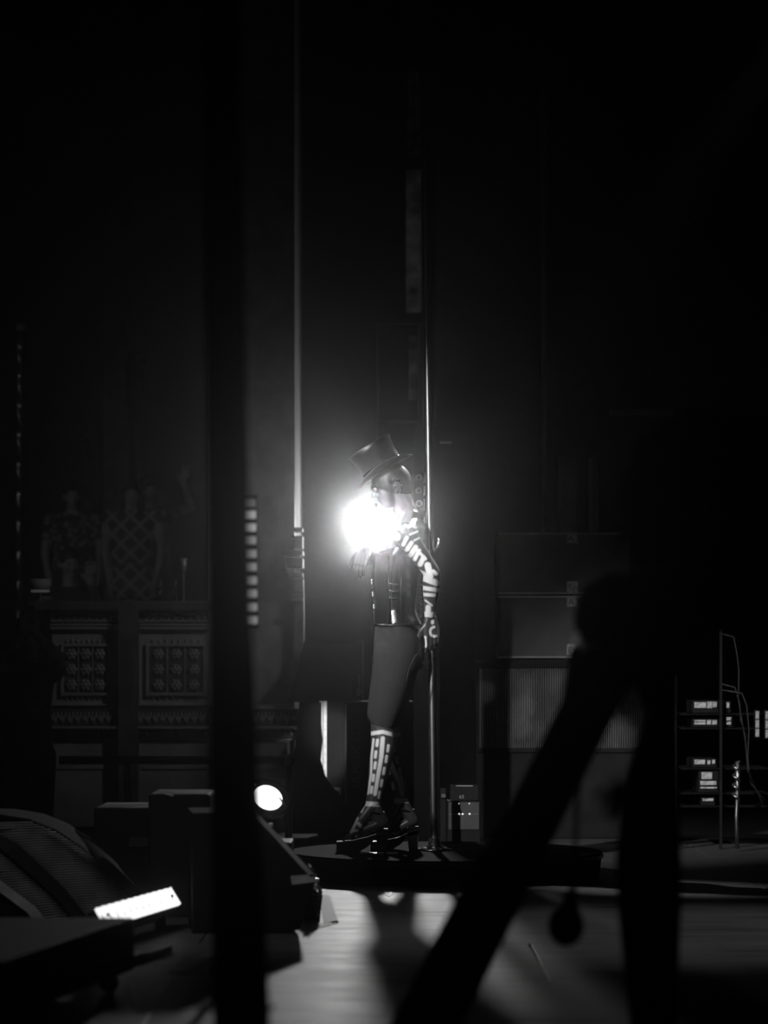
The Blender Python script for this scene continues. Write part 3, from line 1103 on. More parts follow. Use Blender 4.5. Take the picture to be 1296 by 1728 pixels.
# ==================================================================== GEAR BEHIND THE PERFORMER
# tilted black speaker hood on a curved stand
hd = thing('tilted_speaker', 'black wedge-shaped speaker on curved stand, leaning behind the performer', 'speaker', (L_at(530, 17.5), 17.6, 0))
Y = 17.5
poly = [P(513, 1082, Y), P(612, 1082, Y), P(612, 1192, Y), P(575, 1188, Y), P(486, 1184, Y)]
MB().prism(poly, (0, 0.5, 0)).build('cabinet', M['black'], hd)
YC = Y
Y = 16.9
st = [P(505, 1186, Y), P(541, 1186, Y), P(541, 1225, Y), P(543, 1250, Y), P(540, 1285, Y), P(548, 1312, Y), P(560, 1330, Y), P(575, 1347, Y), P(590, 1360, Y), P(590, 1407, Y), P(490, 1407, Y), P(480, 1330, Y), P(498, 1260, Y)]
MB().prism(st, (0, 0.24, 0)).build('curved_stand', M['matte'], hd)
Y = YC
for (x, y0, y1) in ((590.5, 1142, 1172), (605.5, 1140, 1172)):
    bk = MB().tube([P(x - 1, y0, Y - 0.012), P(x + 1, y0 + 2, Y - 0.012), P(x, y0 + 20, Y - 0.012)], 0.0035, 6)
    r0 = [P(x + 2.2 * math.cos(a_), y1 - 4 + 5 * math.sin(a_), Y - 0.012) for a_ in [2 * math.pi * k / 12 for k in range(12)]]
    bk.tube(r0, 0.003, 6, closed=True)
    bk.build('buckle', M['steel'], hd, True)

# flight case with the riveted aluminium edge
FY = 17.2
fc = thing('flight_case', 'tall black flight case with riveted bright edge and vertical white lettering', 'case', (L_at(590, FY), FY + 0.3, 0))
a, b = P(536, 1410, FY), P(697, 1183, FY)
MB().box((a.x, FY, 0.0), (b.x, FY + 0.26, b.z), 0.01).build('body', M['case'], fc)
for (xa, xb) in ((539, 544.6), (545.4, 551.5)):
    e0, e1 = P(xa, 1340, FY), P(xb, 1183, FY)
    ed = MB().box((e0.x, FY - 0.012, 0.06), (e1.x, FY + 0.0, e1.z), 0.002).build('edge_strip', M['alu'], fc)
    for k in range(13):
        rv = P((xa + xb) / 2, 1190 + 13.8 * k, FY - 0.012)
        MB().lathe(rv, [(0.0035, 0), (0.003, 0.003)], 8, (0, -1, 0)).build('rivet', M['steel'], ed)
cr_ = MB()
c0 = P(568, 1338, FY - 0.016)
cr_.prism([P(559, 1329, FY - 0.02), P(573, 1329, FY - 0.02), P(575.5, 1333, FY - 0.02), P(575.5, 1349, FY - 0.02), P(571, 1346, FY - 0.02), P(570.5, 1335, FY - 0.02), P(561, 1334, FY - 0.02)], (0, 0.02, 0))
cr_.build('corner_plate', M['alu'], fc)
for (x, y) in ((563, 1338), (567, 1341)):
    MB().ball(P(x, y, FY - 0.006), 0.007, 8, 6).build('rivet', M['alu'], fc, True)
letters('US MUSIC  . .', 0.058, P(606.5, 1329, FY - 0.002), (0, 0, 1), (-1, 0, 0), mat('faded_lettering', 0.22, 0.8), fc)
MB().box((P(583, 0, FY).x, FY - 0.004, 0.05), (P(584, 0, FY).x, FY, b.z - 0.02)).build('panel_seam', M['trimgrey'], fc)

# column with three round buttons
kc = thing('button_panel', 'tall black control panel with three pale round buttons behind the pole', 'control panel', (L_at(720, 16.0), 16.05, 0))
a, b = P(699, 0, 16.0), P(742, 0, 16.0)
MB().box((a.x, 16.0, 0), (b.x, 16.02, P(0, 720, 16.0).z), 0.0).build('column', M['matte'], kc)
for y in (806, 828, 850):
    k0 = P(707, y, 16.0)
    bt = MB().lathe(k0, [(0.0195, 0), (0.0195, 0.006), (0.016, 0.010), (0.0085, 0.010), (0.0085, 0.004)], 24, (0, -1, 0)).build('round_button', M['knob'], kc)
    MB().lathe(k0 + Vector((0, -0.004, 0)), [(0.0078, 0), (0.0078, 0.002), (0.0045, 0.0025)], 16, (0, -1, 0)).build('button_ring', M['ink'], bt)
    MB().lathe(k0 + Vector((0, -0.006, 0)), [(0.0045, 0), (0.0040, 0.004)], 12, (0, -1, 0)).build('button_cap', M['knob'], bt)
for (y0, y1) in ((797, 815), (820, 836), (842, 862), (872, 884)):  # pale plates stand in for lamplit glints along the panel edge
    e0, e1 = P(715, y1, 15.99), P(716.8, y0, 15.99)
    MB().box((e0.x, 15.985, e0.z), (e1.x, 16.0, e1.z)).build('edge_plate', M['knob'], kc)

tk = thing('tall_case', 'tall plain black case shaped to block the back lamp, behind the button panel and pole', 'case', (L_at(750, 17.2), 17.4, 0))
a, b = P(699, 0, 17.2), P(801, 0, 17.2)
zt = P(0, 745, 17.2).z
MB().hexa([(a.x, 17.2, 0), (b.x, 17.2, 0), (b.x, 18.5, 0), (a.x + 0.08, 18.5, 0), (a.x, 17.2, zt), (b.x, 17.2, zt), (b.x, 18.5, zt), (a.x + 0.08, 18.5, zt)]).build('body', M['wallblack'], tk)  # sized to keep lamp light off the right floor and cases
MB().box((P(737, 0, 17.2).x, 17.19, P(0, 748, 17.2).z), (P(762, 0, 17.2).x, 17.2, P(0, 746, 17.2).z)).build('edge_plate', M['trimgrey'], tk)
# boarded door frame and peeling boards deep in the passage
dr = thing('scenery_door', 'dark scenery door with thin frame and peeling pale strip in the passage', 'door', (L_at(672, 21), 21.1, 0))
a, b = P(636, 0, 21), P(716, 0, 21)
MB().box((a.x, 21.0, 0), (b.x, 21.12, P(0, 560, 21).z - 0.0)).build('door_leaf', M['wallblack'], dr) if False else None
for (x0, y0, x1, y1) in ((636, 545, 639, 1361), (706, 545, 710, 1361), (639, 545, 706, 549), (640, 709, 706, 711.5)):
    pxbox(MB(), x0, y0, x1, y1, 20.96, 21.06, 0.003).build('frame_member', M['casegrey'], dr)
pxbox(MB(), 690, 566, 704, 674, 20.98, 21.03, 0.002).build('peeling_strip', M['mottled'], dr)
pxbox(MB(), 639, 549, 706, 709, 21.03, 21.06).build('panel', M['black'], dr)
b1 = pxbox(MB(), 685, 286, 711, 527, 20.5, 20.56, 0.004).build('hanging_board', M['mottled'])
MB().tube([P(698, 290, 20.53), Vector((P(698, 290, 20.53).x, 20.53, 9.0))], 0.004, 6).build('hanging_wire', M['rubber'], b1)
tag(b1, 'tall narrow peeling board hanging above the scenery door in the passage', 'board')
b2_ = pxbox(MB(), 688, 120, 713, 262, 20.62, 20.68, 0.004).build('hanging_board', M['mottled'])
MB().tube([P(704, 124, 20.65), Vector((P(704, 124, 20.65).x, 20.65, 9.0))], 0.004, 6).build('hanging_wire', M['rubber'], b2_)
tag(b2_, 'upper dark peeling board hanging highest in the passage', 'board')

# ==================================================================== RIGHT: CASES, FLUTED CABINET, AMP, RACK
CY = 17.0
cab = thing('fluted_cabinet', 'wide dark cabinet with fluted front standing under the two labelled cases', 'cabinet', (L_at(950, CY), CY + 0.3, 0))
a, b = P(803, 1415, CY), P(1105, 1112, CY)
MB().box((a.x, CY, 0), (b.x, CY + 0.7, b.z), 0.008).build('body', M['case'], cab)
flm = MB()
nfl = 74
za, zb = P(0, 1262, CY).z, P(0, 1128, CY).z
for k in range(nfl):
    x = a.x + 0.02 + (b.x - a.x - 0.04) * (k + 0.5) / nfl
    w = 0.0036
    flm.hexa([(x - w, CY - 0.016, za), (x + w, CY - 0.016, za), (x + w * 1.3, CY, za), (x - w * 1.3, CY, za),
              (x - w, CY - 0.016, zb), (x + w, CY - 0.016, zb), (x + w * 1.3, CY, zb), (x - w * 1.3, CY, zb)])
o = flm.build('fluting', mat('satin_fluting', 0.09, 0.35), cab)
o['kind'] = 'stuff'
pxbox(MB(), 805, 1262, 1103, 1270, CY - 0.015, CY, 0.003).build('lower_rail', M['case'], cab)
pxbox(MB(), 805, 1118, 1103, 1127, CY - 0.015, CY, 0.003).build('upper_rail', M['case'], cab)

zc = P(0, 1112, CY).z
for (y0, y1, nm, lbs) in ((1004, 1111, 'lower', (('A3', 1014.5), ('Ey', 1096))), (897, 1003, 'upper', (('A3', 907), ('Sp', 990)))):
    z0, z1 = P(0, y1, CY).z + 0.001, P(0, y0 + (0 if nm == 'upper' else 0), CY).z - 0.004
    cs = thing('equipment_case', 'dark equipment case labelled A3, %s of the two stacked on the fluted cabinet' % nm, 'case', (L_at(950, CY), CY + 0.25, z0), 'stacked equipment cases')
    xa, xb = L_at(842, CY), L_at(1062, CY)
    MB().box((xa, CY + 0.02, z0), (xb, CY + 0.6, z1), 0.006).build('body', M['casegrey'], cs)
    MB().box((xa - 0.004, CY + 0.012, z1 - 0.012), (xb + 0.004, CY + 0.02, z1 - 0.002), 0.001).build('edge_strip', M['trimgrey'], cs)
    MB().box((xa - 0.004, CY + 0.012, z0 + 0.002), (xb + 0.004, CY + 0.02, z0 + 0.010), 0.001).build('edge_strip', M['trimgrey'], cs)
    for (tx, yy) in lbs:
        lb = pxbox(MB(), 957, yy - 9, 975, yy + 9, CY + 0.016, CY + 0.02).build('paper_label', M['label'], cs)
        letters(tx, 0.056, P(958.5, yy + 6.5, CY + 0.0155), (1, 0, 0), (0, 0, 1), M['ink'], lb, 0.0006)

# small amplifier and the unit on top
am = thing('small_amplifier', 'small pale-fronted amplifier on the stage floor right of the pole', 'amplifier', (L_at(782, 15.6), 15.8, 0))
AY = 15.6
a, b = P(755, 1410, AY), P(811, 1352, AY)
MB().box((a.x, AY, 0.05), (b.x, AY + 0.25, b.z), 0.004).build('body', M['black'], am)
pxbox(MB(), 757, 1354, 809, 1400, AY - 0.006, AY, 0.003).build('front_panel', mat('amp_panel', 0.04, 0.5), am)
for (x, y) in ((775, 1373.5), (780.7, 1373.7), (792.5, 1373.5), (774.5, 1356), (792, 1356)):  # glowing beads stand in for glints on the amplifier knobs
    MB().ball(P(x, y, AY - 0.008), 0.005 if y > 1360 else 0.003, 8, 6).build('glowing_glint', mat('glowing_glint', 0.8, 0.5, emit=0.8) if 'glowing_glint' not in bpy.data.materials else bpy.data.materials['glowing_glint'], am, True)
MB().box((P(759, 0, AY).x, AY - 0.008, P(0, 1374.6, AY).z), (P(807, 0, AY).x, AY - 0.006, P(0, 1373, AY).z)).build('trim_line', M['steel'], am)
for sx in (a.x + 0.02, b.x - 0.05):
    for sy in (AY + 0.02, AY + 0.2):
        MB().lathe((sx + 0.015, sy, 0.0), [(0.014, 0), (0.016, 0.05)], 10).build('foot', M['rubber'], am)
un = thing('display_unit', 'dark control unit with dim numerals stacked on the small amplifier', 'control unit', (L_at(782, AY), AY + 0.1, P(0, 1352, AY).z))
a2, b2v = P(761, 1352, AY), P(808, 1326, AY)
MB().box((a2.x, AY + 0.01, a2.z + 0.001), (b2v.x, AY + 0.22, b2v.z), 0.004).build('body', M['case'], un)
letters('65', 0.026, P(775, 1347, AY + 0.008), (1, 0, 0), (0, 0, 1), M['trimgrey'], un, 0.0008)
MB().box((P(770, 0, AY).x, AY + 0.006, P(0, 1327, AY).z), (P(798, 0, AY).x, AY + 0.012, P(0, 1325.5, AY).z)).build('edge_strip', M['trimgrey'], un)
pxb = pxbox(MB(), 745, 1340, 752, 1346, 15.4, 15.42).build('marker_tag', M['plasterdark'])
stn = thing('cable_stand', 'thin black cable stand with small pale tag beside the pole', 'stand', (L_at(748, 15.4), 15.43, 0))
pxb.parent = stn
pxb.location = WORLD[pxb.name] - WORLD[stn.name]
MB().box((L_at(743, 15.43), 15.42, 0), (L_at(753, 15.43), 15.46, P(0, 1330, 15.43).z), 0.003).build('stem', M['black'], stn)

# equipment rack with two uprights
RY = 16.0
rk = thing('equipment_rack', 'open metal equipment rack with pale gear panels at the far right', 'rack', (L_at(1230, RY), RY + 0.2, 0))
for x in (1140, 1217, 1300):
    MB().box((L_at(x - 2, RY), RY, 0), (L_at(x + 2, RY), RY + 0.04, P(0, 1060, RY).z), 0.002).build('upright', M['black'], rk)
for y in (1204, 1228, 1296, 1338, 1360):
    MB().box((L_at(1140, RY), RY + 0.04, P(0, y + 3, RY).z), (L_at(1300, RY), RY + 0.5, P(0, y + 0.2, RY).z)).build('shelf', M['matte'], rk)
pxbox(MB(), 1134, 1066, 1140, 1080, RY - 0.02, RY + 0.03, 0.002).build('clamp', M['steel'], rk)


def gear(label, segs, name='rack_unit', y_sh=0):
    x0 = min(s_[0] for s_ in segs)
    x1 = max(s_[2] for s_ in segs)
    y0 = min(s_[1] for s_ in segs)
    y1 = max(s_[3] for s_ in segs)
    t_ = thing(name, label, 'audio unit', (L_at((x0 + x1) / 2, RY), RY + 0.1, P(0, y_sh, RY).z), 'rack units')
    pxbox(MB(), x0 - 3, y0 - 2, x1 + 3, y_sh - 0.6, RY + 0.06, RY + 0.4, 0.004).build('chassis', M['black'], t_)
    for s_ in segs:
        pxbox(MB(), s_[0], s_[1], s_[2], s_[3], RY + 0.048, RY + 0.062, 0.002).build('front_panel', M['gear'], t_)


gear('brightest rack unit with three pale panels, on the topmost rack shelf', [(1172, 1185, 1192, 1195), (1193.5, 1184, 1202, 1195.5), (1203, 1184, 1210, 1194)], y_sh=1204)
gear('narrow pale rack unit right of the middle upright, topmost shelf', [(1226, 1185, 1231, 1195)], y_sh=1204)
gear('rack unit with double-row pale panels on the second rack shelf', [(1172, 1215, 1191, 1218), (1172, 1219, 1191, 1223), (1193, 1215, 1200, 1223), (1202, 1215, 1210, 1223)], y_sh=1228)
gear('narrow double pale rack unit on second shelf beside the middle upright', [(1226, 1210, 1234, 1216), (1226, 1218, 1234, 1223)], y_sh=1228)
gear('dim grey rack unit on the third rack shelf', [(1172, 1282, 1190, 1290), (1194, 1283, 1199, 1290), (1202, 1282, 1207, 1289)], y_sh=1296)
gear('slanted grey rack unit with bright lower strips on fourth shelf', [(1184, 1303, 1202, 1315), (1182, 1318, 1209, 1325), (1182, 1328, 1210, 1331)], y_sh=1338)
gear('thin grey rack unit on the lowest rack shelf', [(1186, 1347.5, 1204, 1352)], y_sh=1360)
for i, (x, y0, y1, w) in enumerate(((1278, 1199, 1244, 6), (1294, 1199, 1246, 4))):
    t_ = thing('patch_box', ('upright pale patch box with worn labels right of the rack units' if i == 0 else 'pale patch box cut by the right frame edge'), 'audio unit', (L_at(x, RY - 0.05), RY - 0.02, P(0, y1, RY).z), 'patch boxes')
    pxbox(MB(), x - w / 2 - 1, y0 - 1, x + w / 2 + 1, y1 + 1, RY - 0.06, RY - 0.0, 0.002).build('body', M['case'], t_)
    for k in range(3):
        yy = y0 + (y1 - y0) * k / 3
        pxbox(MB(), x - w / 2, yy + 1, x + w / 2, yy + (y1 - y0) / 3 - 1, RY - 0.064, RY - 0.058).build('label_strip', M['gear'], t_)
t_ = thing('hose_coil', 'twisted silver hose hanging beside the rack down to the floor', 'hose', (L_at(1243, 15.8), 15.8, 0))
hz = MB()
hz.tube([P(1243 + 5 * math.cos(k * 0.9) - k * 0.02, 1285 + k * 2.3, 15.8 + 0.02 * math.sin(k * 0.9)) for k in range(30)], 0.009, 8)
hz.tube([P(1244, 1285, 15.8), P(1245, 1330, 15.82), P(1243, 1375, 15.8), P(1244, 1432, 15.8)], 0.012, 8)
hz.build('hose', M['steel'], t_, True)
for i, pts in enumerate((((1238, 1075), (1243, 1100), (1247, 1130), (1246, 1180), (1258, 1250), (1262, 1300), (1275, 1330), (1287, 1356)),
                         ((1240, 1160), (1248, 1185), (1250, 1215), (1260, 1245)),
                         ((1252, 1170), (1260, 1190), (1264, 1230), (1262, 1280), (1266, 1320), (1290, 1350)))):
    o = MB().tube([P(1217, pts[0][1] - 6, RY - 0.004 - 0.03 * i)] + [P(x, y, RY - 0.012 - 0.03 * i) for x, y in pts], 0.004, 8).build('cable', M['rubber'], None, True)
    tag(o, ('longest black cable draped down in front of the rack', 'short black cable looped high on the rack', 'second black cable hanging right of the rack middle upright')[i], 'cable')

# ==================================================================== STAGE FLOOR ITEMS, LEFT
# wedge monitor with worn edge trim
WY = 10.9
wg = thing('wedge_monitor', 'black sloped wedge monitor with worn grey edge trim facing the performer', 'monitor', (L_at(450, WY), WY + 0.2, 0))
pw = [P(325, 1372, WY), P(431, 1370, WY), P(534, 1481, WY), P(529, 1500, WY), P(505, 1566, WY), P(325, 1590, WY)]
pw[-1].z = 0.0
pw[-2].z = 0.012
MB().prism(pw, (-0.045, 0.42, 0)).build('cabinet', M['matte'], wg)
MB().hexa([P(427, 1374, WY - 0.01), P(432, 1369, WY - 0.01), P(432, 1369, WY + 0.02), P(427, 1374, WY + 0.02), P(524, 1480, WY - 0.01), P(534, 1479, WY - 0.01), P(534, 1479, WY + 0.02), P(524, 1480, WY + 0.02)]).build('edge_trim', M['trimgrey'], wg)
MB().hexa([P(493, 1493, WY - 0.01), P(533, 1488, WY - 0.01), P(533, 1488, WY + 0.02), P(493, 1493, WY + 0.02), P(490, 1478, WY - 0.01), P(534, 1475, WY - 0.01), P(534, 1475, WY + 0.02), P(490, 1478, WY + 0.02)]).build('edge_trim', M['trimgrey'], wg)
MB().cap([P(521, 1459, WY + 0.05), P(529, 1469, WY + 0.05)], [0.006, 0.005], 8).build('chrome_catch', M['chrome'], wg, True)
pxbox(MB(), 452, 1390, 460, 1396, WY + 0.01, WY + 0.06, 0.002).build('hinge', M['trimgrey'], wg)

# floor lamp on the monitor, its lens tilted up
LPc = P(452, 1347, 11.75)
fp = thing('floor_lamp', 'round lit floor lamp tilted upward behind the wedge monitor', 'lamp', (LPc.x, 11.8, 0.0))
ax = Vector((0.30, -0.78, 0.60)).normalized()
MB().lathe(LPc - ax * 0.20, [(0.06, 0), (0.085, 0.03), (0.09, 0.18), (0.094, 0.2)], 28, ax).build('housing', M['black'], fp, True)
MB().lathe(LPc - ax * 0.004, [(0.078, 0), (0.076, 0.006), (0.03, 0.012)], 28, ax).build('lens', M['glow'], fp)
rg = MB()
rg.lathe(LPc - ax * 0.01, [(0.086, 0), (0.098, 0.0), (0.098, 0.014), (0.086, 0.014)], 36, ax)
rg.build('lens_rim', M['chrome'], fp, True)
MB().cap([P(472, 1347, 11.65), P(479, 1357, 11.65)], [0.004, 0.004], 8).build('clip', M['alu'], fp, True)
MB().cap([P(427, 1325, 11.65), P(432, 1324, 11.65)], [0.004, 0.004], 8).build('clip', M['alu'], fp, True)
MB().box((LPc.x - 0.10, 11.7, 0.0), (LPc.x + 0.10, 12.0, 0.30), 0.01).build('base_box', M['black'], fp)

# flat black cases behind the monitor
bc = thing('black_case', 'low black case with small pale tape tab behind the wedge monitor', 'case', (L_at(250, 11.62), 11.8, 0))
a, b = P(250, 1400, 11.62), P(354, 1340, 11.62)
MB().box((a.x, 11.62, 0), (b.x, 12.08, b.z), 0.01).build('body', M['black'], bc)
MB().hexa([P(273, 1339, 11.60), P(292, 1344, 11.60), P(292, 1344, 11.64), P(273, 1339, 11.64), P(275, 1333, 11.60), P(294, 1339, 11.60), P(294, 1339, 11.64), P(275, 1333, 11.64)]).build('tape_tab', M['whitetab'], bc)
bc2 = thing('black_case', 'wide black case, lowest and furthest left of the gear behind grilles', 'case', (L_at(240, 12.3), 12.0, 0))
a, b = P(158, 1400, 12.2), P(300, 1363, 12.2)
MB().box((a.x, 12.2, 0), (b.x, 12.7, b.z), 0.01).build('body', M['black'], bc2)
MB().box((a.x + 0.15, 12.185, 0.25), (a.x + 0.27, 12.2, 0.29), 0.004).build('handle', M['rubber'], bc2)

# ribbed plastic bottle under the monitor lip
bt = thing('ribbed_bottle', 'shiny ribbed bottle glittering on the floor beside the wedge monitor', 'bottle', (L_at(525, 11.5), 11.5, 0.001))
c0 = Vector((L_at(525, 11.5), 11.5, 0.001))
prof = [(0.036, 0.0)]
for k in range(9):
    prof += [(0.037, 0.006 + 0.011 * k), (0.033, 0.0115 + 0.011 * k)]
prof += [(0.034, 0.105), (0.028, 0.125), (0.014, 0.140), (0.013, 0.150)]
ph = []
bm_ = MB()
axb = Vector((0.12, 0.0, 1)).normalized()
rings = []
for r, h in prof:
    rings.append([c0 + axb * h + Vector((math.cos(2 * math.pi * j / 18), math.sin(2 * math.pi * j / 18), 0)) * r * (1 + 0.05 * (j % 2)) for j in range(18)])
bm_.ring_loft(rings)
bm_.build('bottle_body', mat('shiny_ribbed_plastic', 0.7, 0.25, 0.9, scale=90, bump=0.6), bt)
MB().lathe(c0 + axb * 0.150, [(0.015, 0), (0.015, 0.016), (0.012, 0.018)], 16, axb).build('cap', M['gear'], bt)

# white tape marks on the floor


def floor_pt(px, py, z=0.002):
    Y_ = (CH - z) * F / (py - HY)
    return Vector(((px - CX) * Y_ / F, Y_, z))


def tape(pts, label, m=None):
    q4 = [floor_pt(x, y) for x, y in pts]
    o = MB().prism([v - Vector((0, 0, 0.0018)) for v in q4], (0, 0, 0.0018)).build('floor_tape', m or M['greytape'])
    o.location.z = max(o.location.z, 0.0003)
    tag(o, label, 'tape')
    return o


tape([(538, 1510), (556, 1510), (571, 1557), (547, 1557)], 'pale floor tape strip running up-stage, long arm of corner mark beside the bottle', M['white'])
tape([(523, 1562), (571, 1553), (571, 1557.5), (521, 1570)], 'pale floor tape strip crossing below the long arm of the corner mark', M['white'])
tape([(284, 1641), (340, 1609), (362, 1609), (318, 1641)], 'slanted grey floor tape strip beside the black curtain')
tape([(215, 1655), (224, 1655), (246, 1708), (228, 1706)], 'narrow grey floor tape at the corner of the big black case')
tape([(985, 1635.5), (1064, 1635.5), (1064, 1640), (985, 1640)], 'thin pale floor tape line ending at the striding stagehand', M['white'])
tape([(648, 1497), (672, 1497), (658, 1513), (650, 1510)], 'small heart-shaped scrap of pale tape in front of the platform')

# LED batten
bx = thing('led_batten', 'bright white LED batten with scalloped reflectors on the stage floor', 'lamp', (-0.93, 10.6, 0.0))
A_, B_, C_ = Vector((-1.026, 10.13, 0.165)), Vector((-0.832, 11.09, 0.165)), Vector((-0.787, 11.04, 0.100))
D_ = A_ + (C_ - B_)
un_ = (B_ - A_)
dn_ = (C_ - B_)
nn = un_.cross(dn_).normalized()
if nn.y > 0:
    nn = -nn
MB().hexa([D_ - nn * 0.01, C_ - nn * 0.01, C_ - nn * 0.09, D_ - nn * 0.09, A_ - nn * 0.01, B_ - nn * 0.01, B_ - nn * 0.09, A_ - nn * 0.09]).build('housing', M['black'], bx)
for k in range(12):
    u0, u1 = k / 12 + 0.004, (k + 1) / 12 - 0.004
    c = [A_ + un_ * u0, A_ + un_ * u1]
    rings = []
    for w_ in (0.03, 0.2, 0.5, 0.8, 0.97):
        r0 = A_ + un_ * u0 + dn_ * w_
        r1 = A_ + un_ * u1 + dn_ * w_
        mid = (r0 + r1) / 2 - nn * (0.016 * (1 - abs(w_ - 0.5) * 2) + 0.004)
        rings.append([r0 + nn * 0.002, mid, r1 + nn * 0.002, r1 - nn * 0.02, r0 - nn * 0.02])
    MB().ring_loft(rings).build('reflector', mat('led_cell', 0.8, 0.4, emit=1.1) if k == 0 else bpy.data.materials['led_cell'], bx)
for w_ in (0.07, 0.93):
    s0 = A_ + un_ * w_ + dn_ * 0.5
    MB().ball(s0 + nn * 0.004, 0.007, 8, 6).build('screw', M['ink'], bx, True)
for w_ in (0.1, 0.9):
    s0 = A_ + un_ * w_ + dn_ * 0.6 - nn * 0.05
    MB().box((s0.x - 0.02, s0.y - 0.02, 0.0), (s0.x + 0.02, s0.y + 0.02, s0.z)).build('foot', M['rubber'], bx)
e0, e1 = P(226, 1609, 9.8), P(287, 1591, 10.2)
e0.z = e1.z = 0.03
e0, e1 = Vector((-0.864, 9.81, 0.028)), Vector((-0.766, 10.19, 0.028))
brr = MB().tube([e0, e1], 0.011, 12)
o = brr.build('metal_bar', M['alu'], None, True)
o.location.z -= 0.016
tag(o, 'short dull metal bar lying on the floor below the LED batten', 'bar')

# curved grille speaker
GY = 11.4
gr = thing('grille_speaker', 'large black floor speaker with curved ribbed grilles beside the LED batten', 'speaker', (L_at(60, GY), GY + 0.3, 0))
top = [(-150, 1372), (0, 1374), (50, 1382), (95, 1400), (140, 1430), (180, 1470), (228, 1528), (245, 1560)]
MB().prism([P(x, y, GY + 0.10) for x, y in top] + [Vector((L_at(245, GY + 0.1), GY + 0.1, 0.0)), Vector((L_at(-150, GY + 0.1), GY + 0.1, 0.0))], (0, 0.45, 0)).build('cabinet', M['matte'], gr)


def xat(curve, y):
    for (x0, y0), (x1, y1) in zip(curve, curve[1:]):
        if y0 <= y <= y1:
            return x0 + (x1 - x0) * (y - y0) / max(y1 - y0, 1e-6)
    return curve[0][0] if y < curve[0][1] else curve[-1][0]


outer = [(0, 1380), (50, 1386), (95, 1404), (140, 1434), (180, 1474), (222, 1528), (236, 1560)]
band_o = [(-20, 1398), (30, 1424), (75, 1466), (110, 1500), (150, 1552), (160, 1560)]
band_i = [(-20, 1418), (12, 1440), (50, 1474), (88, 1508), (128, 1556), (132, 1560)]
inner = [(-20, 1470), (20, 1500), (60, 1530), (80, 1556), (84, 1560)]
g1, g2 = MB(), MB()
y = 1388.0
while y < 1558:
    xo, xi = xat(outer, y), max(-40, xat(band_o, y)) if y > 1398 else -40
    if xo - xi > 4:
        g1.tube([P(xi, y + 4 - 0.02 * 0, GY + 0.02), P((xi + xo) / 2, y + 1, GY - 0.03), P(xo, y, GY + 0.06)], 0.0030, 6)
    xo2, xi2 = xat(band_i, y), max(-40, xat(inner, y)) if y > 1470 else -40
    if y > 1420 and xo2 - xi2 > 4:
        g2.tube([P(xi2, y + 4, GY + 0.0), P((xi2 + xo2) / 2, y + 1, GY - 0.04), P(xo2, y, GY + 0.01)], 0.0030, 6)
    y += 4.0
for g_ in (g1, g2):
    o = g_.build('ribbed_grille', M['grille'], gr, True)
    o['kind'] = 'stuff'
fr = MB()
fr.ring_loft([[P(xo, yo, GY + 0.03), P(xo, yo, GY - 0.045), P(xi, yi, GY - 0.06), P(xi, yi, GY + 0.03)] for (xo, yo), (xi, yi) in zip(band_o, band_i)])
fr.build('frame_band', M['black'], gr)
fr = MB()
fr.ring_loft([[P(xo, yo, GY + 0.03), P(xo, yo, GY - 0.045), P(xo - 14, yo + 10, GY - 0.06), P(xo - 14, yo + 10, GY + 0.03)] for (xo, yo) in inner])
fr.build('frame_band', M['trimgrey'], gr)
MB().prism([P(x, y, GY - 0.0) for x, y in ((-60, 1490), (20, 1515), (70, 1555), (-60, 1556))], (0, 0.1, 0)).build('lower_panel', M['matte'], gr)

# big black case, bottom left
bg = thing('road_case', 'big black road case cut by the bottom-left corner, nearest the camera', 'case', (-1.4, 8.3, 0))
cz = 0.227
c4 = [(-0.79, 9.0), (-1.03, 7.65), (-2.0, 7.6), (-1.78, 9.0)]
MB().hexa([(x, y, 0.06) for x, y in c4] + [(x, y, cz) for x, y in c4], 0.008).build('body', mat('worn_case_top', 0.025, 0.7, spec=0.15), bg)
MB().hexa([(c4[0][0] + 0.004, 9.0, 0.12), (c4[1][0] + 0.004, 7.65, 0.12), (c4[1][0] - 0.02, 7.65, 0.12), (c4[0][0] - 0.02, 9.0, 0.12),
           (c4[0][0] + 0.004, 9.0, 0.127), (c4[1][0] + 0.004, 7.65, 0.127), (c4[1][0] - 0.02, 7.65, 0.127), (c4[0][0] - 0.02, 9.0, 0.127)]).build('lid_seam', M['trimgrey'], bg)
for (x, y) in ((-0.86, 8.9), (-1.08, 7.75), (-1.7, 8.9), (-1.9, 7.7)):
    MB().lathe((x, y - 0.02, 0.03), [(0.03, 0), (0.03, 0.03)], 16, (0, 1, 0)).build('caster', M['rubber'], bg)
    MB().box((x - 0.02, y - 0.02, 0.03), (x + 0.02, y + 0.02, 0.06)).build('caster_fork', M['steel'], bg)

# ==================================================================== FOREGROUND: CURTAIN WITH GLOWING VENT CELLS
KY = 6.2
cu = thing('curtain', 'narrow black curtain hanging in folds close to the camera, left of the performer', 'curtain', (L_at(395, KY), KY, 0))
rings = []
for i in range(41):
    y = -300 + (1130 + CH * F / KY - 4 + 300) * i / 40
    t_ = max(0, min(1, (y - 0) / 1728))
    xl = 338 + 22 * t_
    xr = 404 + 20 * min(t_ / 0.6, 1) + 32 * max(0, (t_ - 0.6) / 0.4)
    ring = []
    n = 40
    for j in range(n):
        a_ = 2 * math.pi * j / n
        k = 1 + 0.05 * math.cos(7 * a_ + 0.2 * math.sin(y * 0.01))
        ring.append(P((xl + xr) / 2 + (xr - xl) / 2 * math.cos(a_) * (k if abs(math.cos(a_)) < 0.95 else 1), y, KY) + Vector((0, 0.05 * math.sin(a_) * k, 0)))
    rings.append(ring)
MB().ring_loft(rings).build('drape', M['matte'], cu, True)
